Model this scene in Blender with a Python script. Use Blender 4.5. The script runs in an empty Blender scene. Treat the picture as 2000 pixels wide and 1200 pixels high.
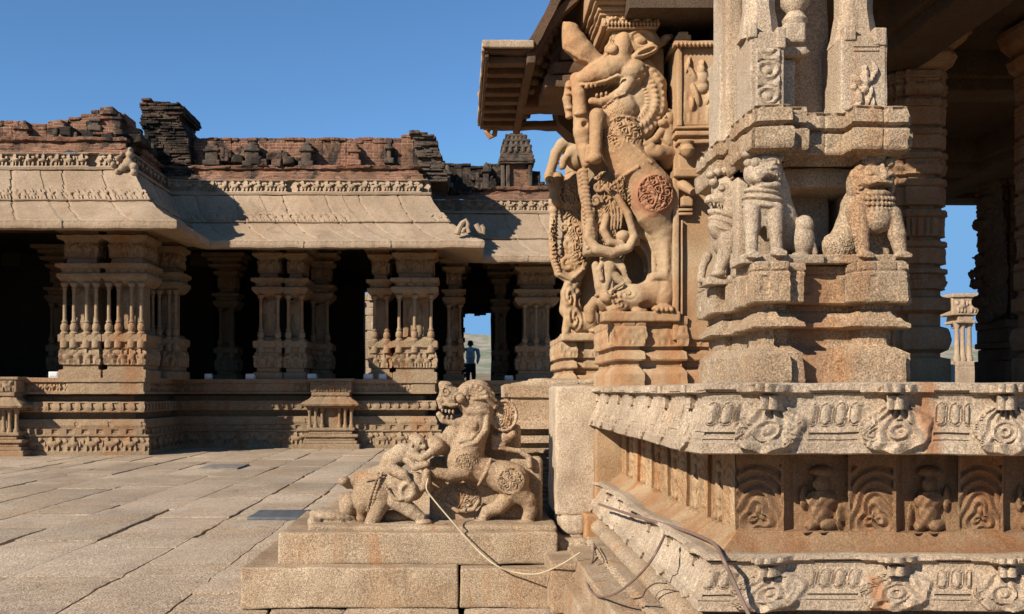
import bpy, math, random
import numpy as np
from mathutils import Vector

# ---------------------------------------------------------------- camera, sky, sun, exposure
F, CX, CY, EYE = 1944.0, 900.0, 765.0, 1.3        # a level camera 1.3 m up, 35 mm lens, with shift
scene = bpy.context.scene
COL = scene.collection
cam_d = bpy.data.cameras.new("camera")
cam_d.sensor_width = 36.0
cam_d.lens = 36.0 * F / 2000.0
cam_d.shift_x = 0.05
cam_d.shift_y = 0.0825
cam_d.clip_start = 0.05
cam_d.clip_end = 9000.0
cam = bpy.data.objects.new("camera", cam_d)
COL.objects.link(cam)
cam.location = (0.0, 0.0, EYE)
cam.rotation_euler = (math.radians(90), 0, 0)
scene.camera = cam

SUN = Vector((1.1, 1.0, -0.85)).normalized()       # direction the light travels
sun_el = math.asin(-SUN.z)
world = bpy.data.worlds.new("World")
scene.world = world
world.use_nodes = True
wn = world.node_tree
bg = wn.nodes["Background"]
sky = wn.nodes.new("ShaderNodeTexSky")
sky.sky_type = 'NISHITA'
sky.sun_disc = False
sky.sun_elevation = sun_el
sky.sun_rotation = math.atan2(-SUN.x, -SUN.y)
sky.air_density = 0.9
sky.dust_density = 0.0
sky.ozone_density = 2.0
sky.altitude = 1200
tint = wn.nodes.new("ShaderNodeMix"); tint.data_type = 'RGBA'; tint.blend_type = 'MULTIPLY'; tint.inputs[0].default_value = 1.0
tint.inputs[7].default_value = (0.76, 1.07, 1.26, 1)
wn.links.new(sky.outputs[0], tint.inputs[6]); cap = wn.nodes.new("ShaderNodeMix"); cap.data_type = 'RGBA'; cap.blend_type = 'DARKEN'; cap.inputs[0].default_value = 1.0
cap.inputs[7].default_value = (1.55, 3.45, 6.2, 1)     # keeps the low sky as deep a blue as in clear dry air
wn.links.new(tint.outputs[2], cap.inputs[6]); wn.links.new(cap.outputs[2], bg.inputs[0])
bg.inputs[1].default_value = 0.072
sun_d = bpy.data.lights.new("sun", 'SUN')
sun_d.energy = 5.0
sun_d.angle = math.radians(0.5)
sun_d.color = (1.0, 0.93, 0.83)
sun = bpy.data.objects.new("sun", sun_d)
COL.objects.link(sun)
sun.rotation_euler = SUN.to_track_quat('-Z', 'Y').to_euler()
sun.location = (-20, -20, 20)
scene.view_settings.view_transform = 'Standard'
scene.view_settings.look = 'None'
scene.view_settings.exposure = 0.80
scene.view_settings.gamma = 1.0
scene.cycles.diffuse_bounces = 2

def P(px, py, D):
    return ((px - CX) / F * D, D, EYE + (CY - py) / F * D)
def X(px, D): return (px - CX) / F * D
def Z(py, D): return EYE + (CY - py) / F * D

# ---------------------------------------------------------------- numeric helpers
def _hash(i, j, k, seed):
    n = (i * 374761393 + j * 668265263 + k * 2147483647 + seed * 144665) & 0xffffffff
    n = ((n ^ (n >> 13)) * 1274126177) & 0xffffffff
    return ((n ^ (n >> 16)) & 0xffff) / 65535.0
def vnoise(x, y, z, seed=0):
    x = np.asarray(x, float); y = np.asarray(y, float); z = np.asarray(z, float)
    x, y, z = np.broadcast_arrays(x, y, z)
    i = np.floor(x).astype(np.int64); j = np.floor(y).astype(np.int64); k = np.floor(z).astype(np.int64)
    u = x - i; v = y - j; w = z - k
    u = u*u*(3-2*u); v = v*v*(3-2*v); w = w*w*(3-2*w)
    r = 0
    for a in (0, 1):
        for b in (0, 1):
            for c in (0, 1):
                r = r + _hash(i+a, j+b, k+c, seed) * (u if a else 1-u) * (v if b else 1-v) * (w if c else 1-w)
    return r * 2 - 1
def fbm(x, y, z, seed=0, o=3):
    s = 0; a = 1.0; t = 0
    for q in range(o):
        s = s + a * vnoise(x*2**q, y*2**q, z*2**q, seed + q*7); t += a; a *= 0.5
    return s / t
def sstep(a, b, x):
    t = np.clip((x - a) / (b - a), 0, 1)
    return t*t*(3-2*t)

# ---------------------------------------------------------------- mesh builder
class MB:
    def __init__(s):
        s.v = []; s.f = []; s.n = 0
    def add(s, V, Fc):
        V = np.asarray(V, float).reshape(-1, 3)
        Fc = np.asarray(Fc, np.int64)
        s.v.append(V); s.f.append(Fc + s.n); s.n += len(V)
        return s
    def grid(s, G, flip=False):
        G = np.asarray(G, float); a, b = G.shape[:2]
        idx = np.arange(a*b).reshape(a, b)
        q = np.stack([idx[:-1, :-1], idx[1:, :-1], idx[1:, 1:], idx[:-1, 1:]], -1).reshape(-1, 4)
        if flip: q = q[:, ::-1]
        return s.add(G, q)
    def box(s, x0, x1, y0, y1, z0, z1, res=0.05, r=0.01, amp=0.004, ns=9.0, rot=0.0, taper=1.0, seed=0, shear=0.0):
        """a block of stone: rounded arrises, slightly uneven faces"""
        lo = np.array([x0, y0, z0], float); hi = np.array([x1, y1, z1], float)
        sz = hi - lo; r = min(r, sz.min()*0.45)
        c = (lo + hi) / 2
        for ax in range(3):
            a1, a2 = (ax+1) % 3, (ax+2) % 3
            n1 = int(min(160, max(2, math.ceil(sz[a1]/res)))) ; n2 = int(min(160, max(2, math.ceil(sz[a2]/res))))
            def line(n, L):
                t = np.linspace(0, L, n+1)
                if r > 0: t = np.unique(np.concatenate([[0, r*0.4, r], t[(t > r*1.3) & (t < L-r*1.3)], [L-r, L-r*0.4, L]]))
                return t
            t1 = line(n1, sz[a1]); t2 = line(n2, sz[a2])
            for side in (0, 1):
                G = np.zeros((len(t1), len(t2), 3))
                G[..., a1] = lo[a1] + t1[:, None]; G[..., a2] = lo[a2] + t2[None, :]
                G[..., ax] = hi[ax] if side else lo[ax]
                if r > 0:
                    q = np.clip(G, lo + r, hi - r); d = G - q
                    L = np.linalg.norm(d, axis=-1, keepdims=True)
                    G = q + d / np.maximum(L, 1e-9) * r
                if taper != 1.0:
                    k = 1 + (taper-1) * (G[..., 2:3] - z0) / (z1 - z0)
                    G[..., 0:1] = c[0] + (G[..., 0:1] - c[0]) * k; G[..., 1:2] = c[1] + (G[..., 1:2] - c[1]) * k
                if rot:
                    ca, sa = math.cos(rot), math.sin(rot)
                    dx = G[..., 0]-c[0]; dy = G[..., 1]-c[1]
                    G[..., 0] = c[0] + dx*ca - dy*sa; G[..., 1] = c[1] + dx*sa + dy*ca
                if amp:
                    for q_ in range(3):
                        G[..., q_] += amp * fbm(G[..., 0]*ns, G[..., 1]*ns, G[..., 2]*ns, seed + q_*31, 2)
                s.grid(G, flip=(side == 0))
        return s
    def tube(s, pts, rad, seg=10, cap=True):
        pts = [Vector(p) for p in pts]; n = len(pts)
        rad = [rad]*n if isinstance(rad, (int, float)) else rad
        V = []; up = None
        for i in range(n):
            t = (pts[min(i+1, n-1)] - pts[max(i-1, 0)]).normalized()
            if up is None:
                up = Vector((0, 0, 1)) if abs(t.z) < 0.9 else Vector((1, 0, 0))
            a = t.cross(up).normalized(); b = a.cross(t).normalized(); up = b
            for k in range(seg):
                th = 2*math.pi*k/seg
                V.append(pts[i] + (a*math.cos(th) + b*math.sin(th))*rad[i])
        Fc = [[i*seg+k, i*seg+(k+1) % seg, (i+1)*seg+(k+1) % seg, (i+1)*seg+k] for i in range(n-1) for k in range(seg)]
        if cap:
            V.append(pts[0]); V.append(pts[-1])
            Fc += [[n*seg, (k+1) % seg, k, k] for k in range(seg)]
            Fc += [[n*seg+1, (n-1)*seg+k, (n-1)*seg+(k+1) % seg, (n-1)*seg+(k+1) % seg] for k in range(seg)]
        return s.add([tuple(v) for v in V], Fc)
    def lathe(s, cx, cy, prof, seg=16, sq=0.0, rot=0.0):
        """prof: (radius, z) from bottom to top; sq=1 gives a square plan"""
        V = []
        for r, z in prof:
            for k in range(seg):
                th = 2*math.pi*k/seg + rot
                c, q = math.cos(th), math.sin(th)
                m = 1.0 / max(abs(math.cos(th-rot)), abs(math.sin(th-rot)))
                rr = r * ((1-sq) + sq*m)
                V.append((cx + rr*c, cy + rr*q, z))
        n = len(prof)
        Fc = [[i*seg+k, i*seg+(k+1) % seg, (i+1)*seg+(k+1) % seg, (i+1)*seg+k] for i in range(n-1) for k in range(seg)]
        V.append((cx, cy, prof[0][1])); V.append((cx, cy, prof[-1][1]))
        Fc += [[n*seg, (k+1) % seg, k, k] for k in range(seg)]
        Fc += [[n*seg+1, (n-1)*seg+k, (n-1)*seg+(k+1) % seg, (n-1)*seg+(k+1) % seg] for k in range(seg)]
        return s.add(V, Fc)
    def sweep(s, path, prof, hf=None, res=0.05, pres=0.05, closed=False, amp=0.0, ns=8.0, seed=0, only=None):
        """moulding: prof (outset, z) swept along the plan polyline with mitred corners; outward = right of travel"""
        path = [np.array(p, float) for p in path]; n = len(path)
        nseg = n if closed else n-1
        nor = []
        for i in range(nseg):
            d = path[(i+1) % n] - path[i]; d /= np.linalg.norm(d); nor.append(np.array([d[1], -d[0]]))
        mit = []
        for i in range(n):
            a = nor[(i-1) % nseg] if (closed or i > 0) else nor[0]
            b = nor[i % nseg] if (closed or i < n-1) else nor[-1]
            mit.append((a+b) / (1 + a @ b))
        pp = [np.array(p, float) for p in prof]
        Q = []; 
        for i in range(len(pp)-1):
            L = np.linalg.norm(pp[i+1]-pp[i]); k = max(1, int(math.ceil(L/pres)))
            for t in range(k): Q.append(pp[i] + (pp[i+1]-pp[i])*t/k)
        Q.append(pp[-1]); Q = np.array(Q)
        s0 = 0.0
        for i in range(nseg):
            a, b = path[i], path[(i+1) % n]; ma, mb = mit[i], mit[(i+1) % n]
            L = np.linalg.norm(b-a); k = max(1, int(math.ceil(L/res)))
            if only is not None and i not in only: s0 += L; continue
            t = np.linspace(0, 1, k+1)[:, None]
            S = s0 + t*L + 0*Q[None, :, 0]; Zz = Q[None, :, 1] + 0*t; O = Q[None, :, 0] + 0*t
            if hf is not None: O = O + hf(S, Zz, i)
            G = np.zeros((k+1, len(Q), 3))
            for c in (0, 1):
                G[..., c] = (a[c] + O*ma[c])*(1-t) + (b[c] + O*mb[c])*t
            G[..., 2] = Zz
            if amp:
                for q_ in range(3):
                    G[..., q_] += amp * fbm(G[..., 0]*ns, G[..., 1]*ns, G[..., 2]*ns, seed+q_*17, 3)
            s.grid(G)
            s0 += L
        return s
    def build(s, name, mat, parent=None, smooth=True, **props):
        V = np.concatenate(s.v) if s.v else np.zeros((0, 3))
        Fc = np.concatenate(s.f)
        me = bpy.data.meshes.new(name)
        tri = Fc[:, 2] == Fc[:, 3]
        q = Fc[~tri]; t3 = Fc[tri][:, :3]
        loops = np.concatenate([q.ravel(), t3.ravel()])
        starts = np.concatenate([np.arange(len(q))*4, len(q)*4 + np.arange(len(t3))*3])
        me.vertices.add(len(V)); me.vertices.foreach_set("co", V.astype(np.float32).ravel())
        me.loops.add(len(loops)); me.loops.foreach_set("vertex_index", loops.astype(np.int32))
        me.polygons.add(len(starts)); me.polygons.foreach_set("loop_start", starts.astype(np.int32))
        me.update(calc_edges=True); me.validate()
        me.polygons.foreach_set("use_smooth", np.full(len(me.polygons), bool(smooth)))
        if smooth:
            try: me.set_sharp_from_angle(angle=math.radians(38))
            except Exception: pass
        me.materials.append(mat)
        o = bpy.data.objects.new(name, me)
        COL.objects.link(o)
        if parent is not None: o.parent = parent
        tag(o, **props)
        return o

def tag(o, label=None, cat=None, group=None, kind=None):
    if label: o["label"] = label
    if cat: o["category"] = cat
    if group: o["group"] = group
    if kind: o["kind"] = kind
    return o
def empty(name, loc=(0, 0, 0), parent=None, **props):
    """an Empty that only carries parts (left at the origin so the parts keep world coordinates)"""
    o = bpy.data.objects.new(name, None); COL.objects.link(o)
    if parent is not None: o.parent = parent
    tag(o, **props)
    return o
def settle(root, base):
    """put the empty at the base of its thing, leaving its parts where they stand"""
    base = Vector(base); root.location = base
    for c in root.children:
        c.location = Vector(c.location) - base
    return root

# ---------------------------------------------------------------- sculpting by signed distance (units: photo-scale pixels)
class Sculpt:
    def __init__(s, x0, x1, y0, y1, d0, d1, vox=2.2):
        s.vox = vox
        s.xs = np.arange(x0, x1, vox, dtype=np.float32); s.ds = np.arange(d0, d1, vox, dtype=np.float32)
        s.zs = np.arange(-y1, -y0, vox, dtype=np.float32)
        s.f = np.full((len(s.xs), len(s.ds), len(s.zs)), 12.0, np.float32)
    def win(s, lo, hi):
        sl = []
        for arr, a, b in ((s.xs, lo[0], hi[0]), (s.ds, lo[1], hi[1]), (s.zs, lo[2], hi[2])):
            i = int(np.searchsorted(arr, a)); j = int(np.searchsorted(arr, b))
            sl.append(slice(max(0, i-1), max(0, j+1)))
        return tuple(sl), s.xs[sl[0]][:, None, None], s.ds[sl[1]][None, :, None], s.zs[sl[2]][None, None, :]
    def mix(s, sl, d, k, sub):
        a = s.f[sl]; k = k*.62
        if a.size == 0: return
        if sub:
            h = np.clip(k - np.abs(-a - (d)), 0, None) / max(k, 1e-3)
            r = -(np.minimum(-a, d) - h*h*k/4.0)
        else:
            h = np.clip(k - np.abs(a - d), 0, None) / max(k, 1e-3)
            r = np.minimum(a, d) - h*h*k/4.0
        s.f[sl] = r
    def cap(s, a, b, ra, rb=None, k=5, sub=False):
        rb = ra if rb is None else rb
        A = np.array([a[0], a[2], -a[1]], float); B = np.array([b[0], b[2], -b[1]], float)
        pad = max(ra, rb) + k + 3
        sl, x, d, z = s.win(np.minimum(A, B)-pad, np.maximum(A, B)+pad)
        ab = B-A; L2 = max(ab @ ab, 1e-6)
        t = np.clip(((x-A[0])*ab[0] + (d-A[1])*ab[1] + (z-A[2])*ab[2]) / L2, 0, 1)
        dist = np.sqrt((x-A[0]-t*ab[0])**2 + (d-A[1]-t*ab[1])**2 + (z-A[2]-t*ab[2])**2) - (ra + (rb-ra)*t)
        s.mix(sl, dist, k, sub); return s
    def chain(s, pts, rads, k=5, sub=False):
        for i in range(len(pts)-1): s.cap(pts[i], pts[i+1], rads[i], rads[i+1], k, sub)
        return s
    def ell(s, c, r, ang=0.0, k=5, sub=False):
        C = np.array([c[0], c[2], -c[1]], float); R = max(r)
        sl, x, d, z = s.win(C-R-k-3, C+R+k+3)
        ca, sa = math.cos(math.radians(ang)), math.sin(math.radians(ang))
        u = (x-C[0])*ca + (z-C[2])*sa; w = -(x-C[0])*sa + (z-C[2])*ca; v = d-C[1]
        q = np.sqrt((u/r[0])**2 + (w/r[1])**2 + (v/r[2])**2) + 1e-6
        q2 = np.sqrt((u/r[0]**2)**2 + (w/r[1]**2)**2 + (v/r[2]**2)**2) + 1e-6
        s.mix(sl, np.maximum(q*(q-1.0)/q2, -R), k, sub); return s
    def box(s, c, h, ang=0.0, r=2, k=3, sub=False):
        C = np.array([c[0], c[2], -c[1]], float); R = math.sqrt(h[0]**2+h[1]**2+h[2]**2)
        sl, x, d, z = s.win(C-R-k-3, C+R+k+3)
        ca, sa = math.cos(math.radians(ang)), math.sin(math.radians(ang))
        u = np.abs((x-C[0])*ca + (z-C[2])*sa)-h[0]+r; w = np.abs(-(x-C[0])*sa + (z-C[2])*ca)-h[1]+r; v = np.abs(d-C[1])-h[2]+r
        o = np.sqrt(np.maximum(u, 0)**2 + np.maximum(w, 0)**2 + np.maximum(v, 0)**2)
        s.mix(sl, o + np.minimum(np.maximum(np.maximum(u, w), v), 0) - r, k, sub); return s
    def spiral(s, c, R, turns=1.6, rad=3, start=0.0, dirn=1, k=2, n=22, d=None, squash=1.0):
        pts = []
        for i in range(n+1):
            t = i/n; r = R*(1-0.85*t); th = math.radians(start) + dirn*t*turns*2*math.pi
            pts.append((c[0]+r*math.cos(th), c[1]-r*squash*math.sin(th), c[2] + (0 if d is None else d(t))))
        return s.chain(pts, [rad]*(n+1), k)
    def relief(s, c, R, fn, amp):
        """carve a pattern into the skin inside an ellipse of half sizes R: fn(u, v) -> -1..1 with u, v in -1..1"""
        C = np.array([c[0], c[2], -c[1]], float); RR = np.array([R[0], R[2], R[1]], float)
        sl, x, d, z = s.win(C-RR, C+RR)
        u = (x-C[0])/R[0]; v = (z-C[2])/R[1]
        m = sstep(1.0, 0.86, np.sqrt(u*u+v*v)); h = fn(u, v)*m
        s.f[sl] = s.f[sl] - amp*h*np.ones_like(s.f[sl]); return s
    def mesh(s, mb, D, noise=1.0, seed=3, sc=None):
        f = s.f
        X3, D3, Z3 = s.xs[:, None, None], s.ds[None, :, None], s.zs[None, None, :]
        near = np.abs(f) < 6
        if noise:
            ii = np.nonzero(near)
            x = s.xs[ii[0]]; d = s.ds[ii[1]]; z = s.zs[ii[2]]
            f[ii] += noise*(fbm(x/6.0, d/6.0, z/6.0, seed, 3)*1.0 + .6*np.clip(fbm(x/22., d/22., z/22., seed+9, 2), -1, .25))
        f[0] = 12; f[-1] = 12; f[:, 0] = 12; f[:, -1] = 12; f[:, :, 0] = 12; f[:, :, -1] = 12
        V, Q = surface_nets(f)
        w = np.empty_like(V)
        px = s.xs[0] + V[:, 0]*s.vox; dd = s.ds[0] + V[:, 1]*s.vox; zz = s.zs[0] + V[:, 2]*s.vox
        m = (D/F) if sc is None else sc
        w[:, 0] = (px-CX)*m; w[:, 1] = D + dd*m; w[:, 2] = EYE + (CY+zz)*m
        mb.add(w, Q)
        return mb
def surface_nets(f):
    ins = f < 0
    nx, ny, nz = f.shape
    cnt = np.zeros((nx-1, ny-1, nz-1), np.int8)
    for a in (0, 1):
        for b in (0, 1):
            for c in (0, 1):
                cnt += ins[a:nx-1+a, b:ny-1+b, c:nz-1+c]
    cells = (cnt > 0) & (cnt < 8)
    I, J, K = np.nonzero(cells)
    idx = np.full(cells.shape, -1, np.int64); idx[I, J, K] = np.arange(len(I))
    S = np.zeros((len(I), 3)); N = np.zeros(len(I))
    for ax in range(3):
        for a in (0, 1):
            for b in (0, 1):
                o0 = [0, 0, 0]; o1 = [0, 0, 0]
                o0[(ax+1) % 3] = o1[(ax+1) % 3] = a; o0[(ax+2) % 3] = o1[(ax+2) % 3] = b; o1[ax] = 1
                v0 = f[I+o0[0], J+o0[1], K+o0[2]]; v1 = f[I+o1[0], J+o1[1], K+o1[2]]
                m = (v0 < 0) != (v1 < 0)
                den = np.where(np.abs(v0-v1) < 1e-9, 1, v0-v1); t = np.where(m, v0/den, 0)
                p = np.stack([np.full(len(I), float(o0[0])), np.full(len(I), float(o0[1])), np.full(len(I), float(o0[2]))], 1)
                p[:, ax] += t
                S += p*m[:, None]; N += m
    V = S/np.maximum(N, 1)[:, None] + np.stack([I, J, K], 1)
    quads = []
    for ax in range(3):
        b, c = (ax+1) % 3, (ax+2) % 3
        A = ins[:-1] if ax == 0 else (ins[:, :-1] if ax == 1 else ins[:, :, :-1])
        B = ins[1:] if ax == 0 else (ins[:, 1:] if ax == 1 else ins[:, :, 1:])
        e = np.stack(np.nonzero(A != B), 1)
        e = e[(e[:, b] > 0) & (e[:, c] > 0) & (e[:, b] < f.shape[b]-1) & (e[:, c] < f.shape[c]-1)]
        fl = A[e[:, 0], e[:, 1], e[:, 2]]
        def at(db, dc):
            q = e.copy(); q[:, b] += db; q[:, c] += dc
            return idx[q[:, 0], q[:, 1], q[:, 2]]
        q = np.stack([at(-1, -1), at(0, -1), at(0, 0), at(-1, 0)], 1)
        q[~fl] = q[~fl][:, ::-1]
        quads.append(q)
    return V, np.concatenate(quads)

# ---------------------------------------------------------------- carved patterns (numpy)
def scroll(u, v):                      # foliage scroll inside a unit disc
    r = np.sqrt(u*u+v*v)+1e-6; th = np.arctan2(v, u)
    return np.sin(r*15 + 3*th + 1.6*np.sin(4*th+r*5)) * 0.8
def medal(u, v):                       # wilder foliage, three whorls
    h = 0
    for cx, cy, q in ((-.4, .3, 1), (.42, .25, -1), (0., -.45, 1)):
        r = np.sqrt((u-cx)**2+(v-cy)**2)+1e-6; th = np.arctan2(v-cy, u-cx)
        h = h + np.sin(r*19 + q*2*th)*np.exp(-(r/.45)**2)
    return np.clip(h*1.4, -1, 1)
def filigree(u, v, n=2.3):             # dense foliage carving: a lattice of small whorls with a rim
    u0, v0 = u, v; u = u0+.10*np.sin(7*v0+2*u0); v = v0+.10*np.sin(6*u0-3*v0)
    a = u*n; b = v*n; b2 = b + .5*(np.mod(np.floor(a), 2)); i = np.floor(a); j = np.floor(b2)
    p = a-i-.5; q = b2-j-.5; r = np.sqrt(p*p+q*q)+1e-6; th = np.arctan2(q, p)
    sg = np.where(np.mod(i+j, 2) > .5, 1., -1.)
    h = np.sin(r*17 + sg*th*1.0 + 1.2*i + .8*np.sin(3*th))
    R = np.sqrt(u0*u0+v0*v0); h = h*(.75+.35*np.sin(9*u0+5*v0))
    return np.where(R > .86, 1.0*(R < .96), h)
def blobs(s, z, cell, z0, z1, seed=0):
    """a frieze of small carved figures between heights z0 and z1, one per cell: rounded bodies, legs, heads"""
    i = np.floor(s/cell); u = s/cell - i; v = (z-z0)/(z1-z0)
    ii = i.astype(np.int64)
    R = lambda k: _hash(ii, ii*0+k, ii*0+seed, 5)
    asp = cell/(z1-z0)
    h = np.zeros_like(s*z)
    def e(cx, cy, rx, ry):
        return np.sqrt(np.clip(1 - ((u-cx)*asp/rx)**2 - ((v-cy)/ry)**2, 0, 1))
    q = np.where(R(1) > .5, 1., -1.)
    h = np.maximum(h, e(.5, .5, .36*asp, .2+.08*R(2)))
    h = np.maximum(h, e(.5+q*.34, .66+.12*R(3), .17, .17))
    for k in range(3):
        h = np.maximum(h, .8*e(.22+.27*k+.06*R(4+k), .2, .09, .26))
    h = np.maximum(h, .9*e(.5-q*.2*R(8), .8, .13, .2))
    h = np.maximum(h, .7*e(.5-q*.42, .45+.3*R(9), .08, .22))
    return h * (v > 0) * (v < 1)
def bead(s, p):
    return np.abs(np.sin(s/p*math.pi))
# ---------------------------------------------------------------- materials
def nt(name):
    m = bpy.data.materials.new(name); m.use_nodes = True
    t = m.node_tree; b = t.nodes["Principled BSDF"]
    return m, t, b
def N(t, typ, **kw):
    n = t.nodes.new(typ)
    for k, v in kw.items():
        if k.startswith('i_'): n.inputs[k[2:].replace('_', ' ')].default_value = v
        else: setattr(n, k, v)
    return n
def noise(t, vec, scale, detail=4, rough=0.55, dist=0.0, dims='3D'):
    n = N(t, 'ShaderNodeTexNoise'); n.inputs['Scale'].default_value = scale
    n.inputs['Detail'].default_value = detail; n.inputs['Roughness'].default_value = rough
    n.inputs['Distortion'].default_value = dist
    t.links.new(vec, n.inputs['Vector']); return n.outputs['Fac']
def ramp(t, fac, a, b, ca=0.0, cb=1.0):
    n = N(t, 'ShaderNodeMapRange'); n.interpolation_type = 'SMOOTHSTEP'
    n.inputs['From Min'].default_value = a; n.inputs['From Max'].default_value = b
    n.inputs['To Min'].default_value = ca; n.inputs['To Max'].default_value = cb
    t.links.new(fac, n.inputs['Value']); return n.outputs['Result']
def mixc(t, fac, a, b, mode='MIX'):
    n = N(t, 'ShaderNodeMix', data_type='RGBA', blend_type=mode)
    for s_, v in ((6, a), (7, b)):
        if isinstance(v, tuple): n.inputs[s_].default_value = (*v, 1)
        else: t.links.new(v, n.inputs[s_])
    if isinstance(fac, float): n.inputs[0].default_value = fac
    else: t.links.new(fac, n.inputs[0])
    return n.outputs[2]
def mapping(t, vec, sc):
    m = N(t, 'ShaderNodeMapping'); m.inputs['Scale'].default_value = sc
    t.links.new(vec, m.inputs['Vector']); return m.outputs[0]
def pos(t):
    return N(t, 'ShaderNodeNewGeometry').outputs['Position']
def K(c): return (c[0]*.77, c[1]*.755, c[2]*.70)
def stone(name, base, pale, stain, near=1.0, stain_at=(.52, .62), lich=(.10, .09, .08), lich_at=(.66, .74), speck=.35, bump=.5, streak=(5, 5, .8), joints=None):
    """weathered granite; near sets the grain: 1 = a few metres away, smaller = coarser for far walls"""
    base, pale, stain, lich = K(base), K(pale), K(stain), K(lich)
    m, t, b = nt(name); p = pos(t)
    c = mixc(t, ramp(t, noise(t, p, 2.2*near, 5, .6), .38, .62), base, pale)
    c = mixc(t, ramp(t, noise(t, mapping(t, p, streak), 1.0, 5, .6, .6), *stain_at), c, stain)
    c = mixc(t, ramp(t, noise(t, p, 6.0*near, 6, .7, .4), lich_at[0], lich_at[1], 0, .75), c, lich)
    c = mixc(t, ramp(t, noise(t, mapping(t, p, (9*near, 9*near, 1.1*near)), 1.0, 6, .68, .5), .56, .72, 0, .5), c, tuple(x*.45 for x in base))
    g = noise(t, p, 190*near, 2, .7); g2 = noise(t, p, 75*near, 4, .75)
    v = ramp(t, g, .3, .7, 1-speck, 1+speck*.72)
    v2 = ramp(t, g2, .3, .7, 1-speck*.4, 1+speck*.3)
    mm = N(t, 'ShaderNodeMath', operation='MULTIPLY'); t.links.new(v, mm.inputs[0]); t.links.new(v2, mm.inputs[1])
    m3 = N(t, 'ShaderNodeMath', operation='MULTIPLY'); t.links.new(mm.outputs[0], m3.inputs[0]); t.links.new(ramp(t, noise(t, p, .9*near, 6, .75, .3), .3, .7, .80, 1.18), m3.inputs[1]); mm = m3
    vm = N(t, 'ShaderNodeVectorMath', operation='SCALE'); t.links.new(c, vm.inputs[0]); t.links.new(mm.outputs[0], vm.inputs['Scale'])
    t.links.new(vm.outputs[0], b.inputs['Base Color'])
    b.inputs['Roughness'].default_value = .9
    b.inputs['Specular IOR Level'].default_value = .22
    h = N(t, 'ShaderNodeMath', operation='ADD'); t.links.new(g2, h.inputs[0])
    t.links.new(ramp(t, g, 0, 1, 0, .6), h.inputs[1])
    bp = N(t, 'ShaderNodeBump'); bp.inputs['Strength'].default_value = bump; bp.inputs['Distance'].default_value = .007/near
    t.links.new(h.outputs[0], bp.inputs['Height']); t.links.new(bp.outputs[0], b.inputs['Normal'])
    return m
def bricks(name, c1, c2, mortar, dark, dark_at=(.5, .62)):
    c1, c2, mortar, dark = K(c1), K(c2), K(mortar), K(dark)
    m, t, b = nt(name); p = pos(t)
    sx = N(t, 'ShaderNodeSeparateXYZ'); t.links.new(p, sx.inputs[0])
    a = N(t, 'ShaderNodeMath', operation='ADD'); t.links.new(sx.outputs[0], a.inputs[0]); t.links.new(sx.outputs[1], a.inputs[1])
    cb = N(t, 'ShaderNodeCombineXYZ'); t.links.new(a.outputs[0], cb.inputs[0]); t.links.new(sx.outputs[2], cb.inputs[1])
    wob = noise(t, p, 3.0, 3); av = N(t, 'ShaderNodeVectorMath', operation='MULTIPLY_ADD')
    cw = N(t, 'ShaderNodeCombineXYZ'); t.links.new(wob, cw.inputs[1])
    t.links.new(cw.outputs[0], av.inputs[0]); av.inputs[1].default_value = (.06, .06, .06); t.links.new(cb.outputs[0], av.inputs[2])
    br = N(t, 'ShaderNodeTexBrick'); t.links.new(av.outputs[0], br.inputs['Vector'])
    br.inputs['Scale'].default_value = 1.0; br.inputs['Brick Width'].default_value = .27; br.inputs['Row Height'].default_value = .075
    br.inputs['Mortar Size'].default_value = .014; br.inputs['Mortar Smooth'].default_value = .3; br.inputs['Bias'].default_value = 0
    br.inputs['Color1'].default_value = (*c1, 1); br.inputs['Color2'].default_value = (*c2, 1); br.inputs['Mortar'].default_value = (*mortar, 1)
    c = mixc(t, ramp(t, noise(t, p, 1.6, 5, .65), .42, .6), br.outputs['Color'], (c2[0]*.9, c2[1]*1.25, c2[2]*1.2))
    c = mixc(t, ramp(t, noise(t, mapping(t, p, (1.2, 1.2, 1.0)), 1.3, 6, .72, .5), *dark_at), c, dark)
    c = mixc(t, ramp(t, noise(t, p, 5., 4, .6), .62, .7, 0, .6), c, mortar)
    t.links.new(c, b.inputs['Base Color']); b.inputs['Roughness'].default_value = .95; b.inputs['Specular IOR Level'].default_value = .15
    bp = N(t, 'ShaderNodeBump'); bp.inputs['Strength'].default_value = .9; bp.inputs['Distance'].default_value = .03
    hh = N(t, 'ShaderNodeMath', operation='SUBTRACT'); t.links.new(noise(t, p, 14, 4, .7), hh.inputs[0]); t.links.new(br.outputs['Fac'], hh.inputs[1])
    t.links.new(hh.outputs[0], bp.inputs['Height']); t.links.new(bp.outputs[0], b.inputs['Normal'])
    return m
def plain(name, col, rough=.6, var=.1, sc=20., metal=0.):
    col = tuple(x*.77 for x in col)
    m, t, b = nt(name); p = pos(t)
    c = mixc(t, ramp(t, noise(t, p, sc, 4), .3, .7), tuple(x*(1-var) for x in col), tuple(min(1, x*(1+var)) for x in col))
    t.links.new(c, b.inputs['Base Color']); b.inputs['Roughness'].default_value = rough; b.inputs['Metallic'].default_value = metal
    return m

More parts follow.
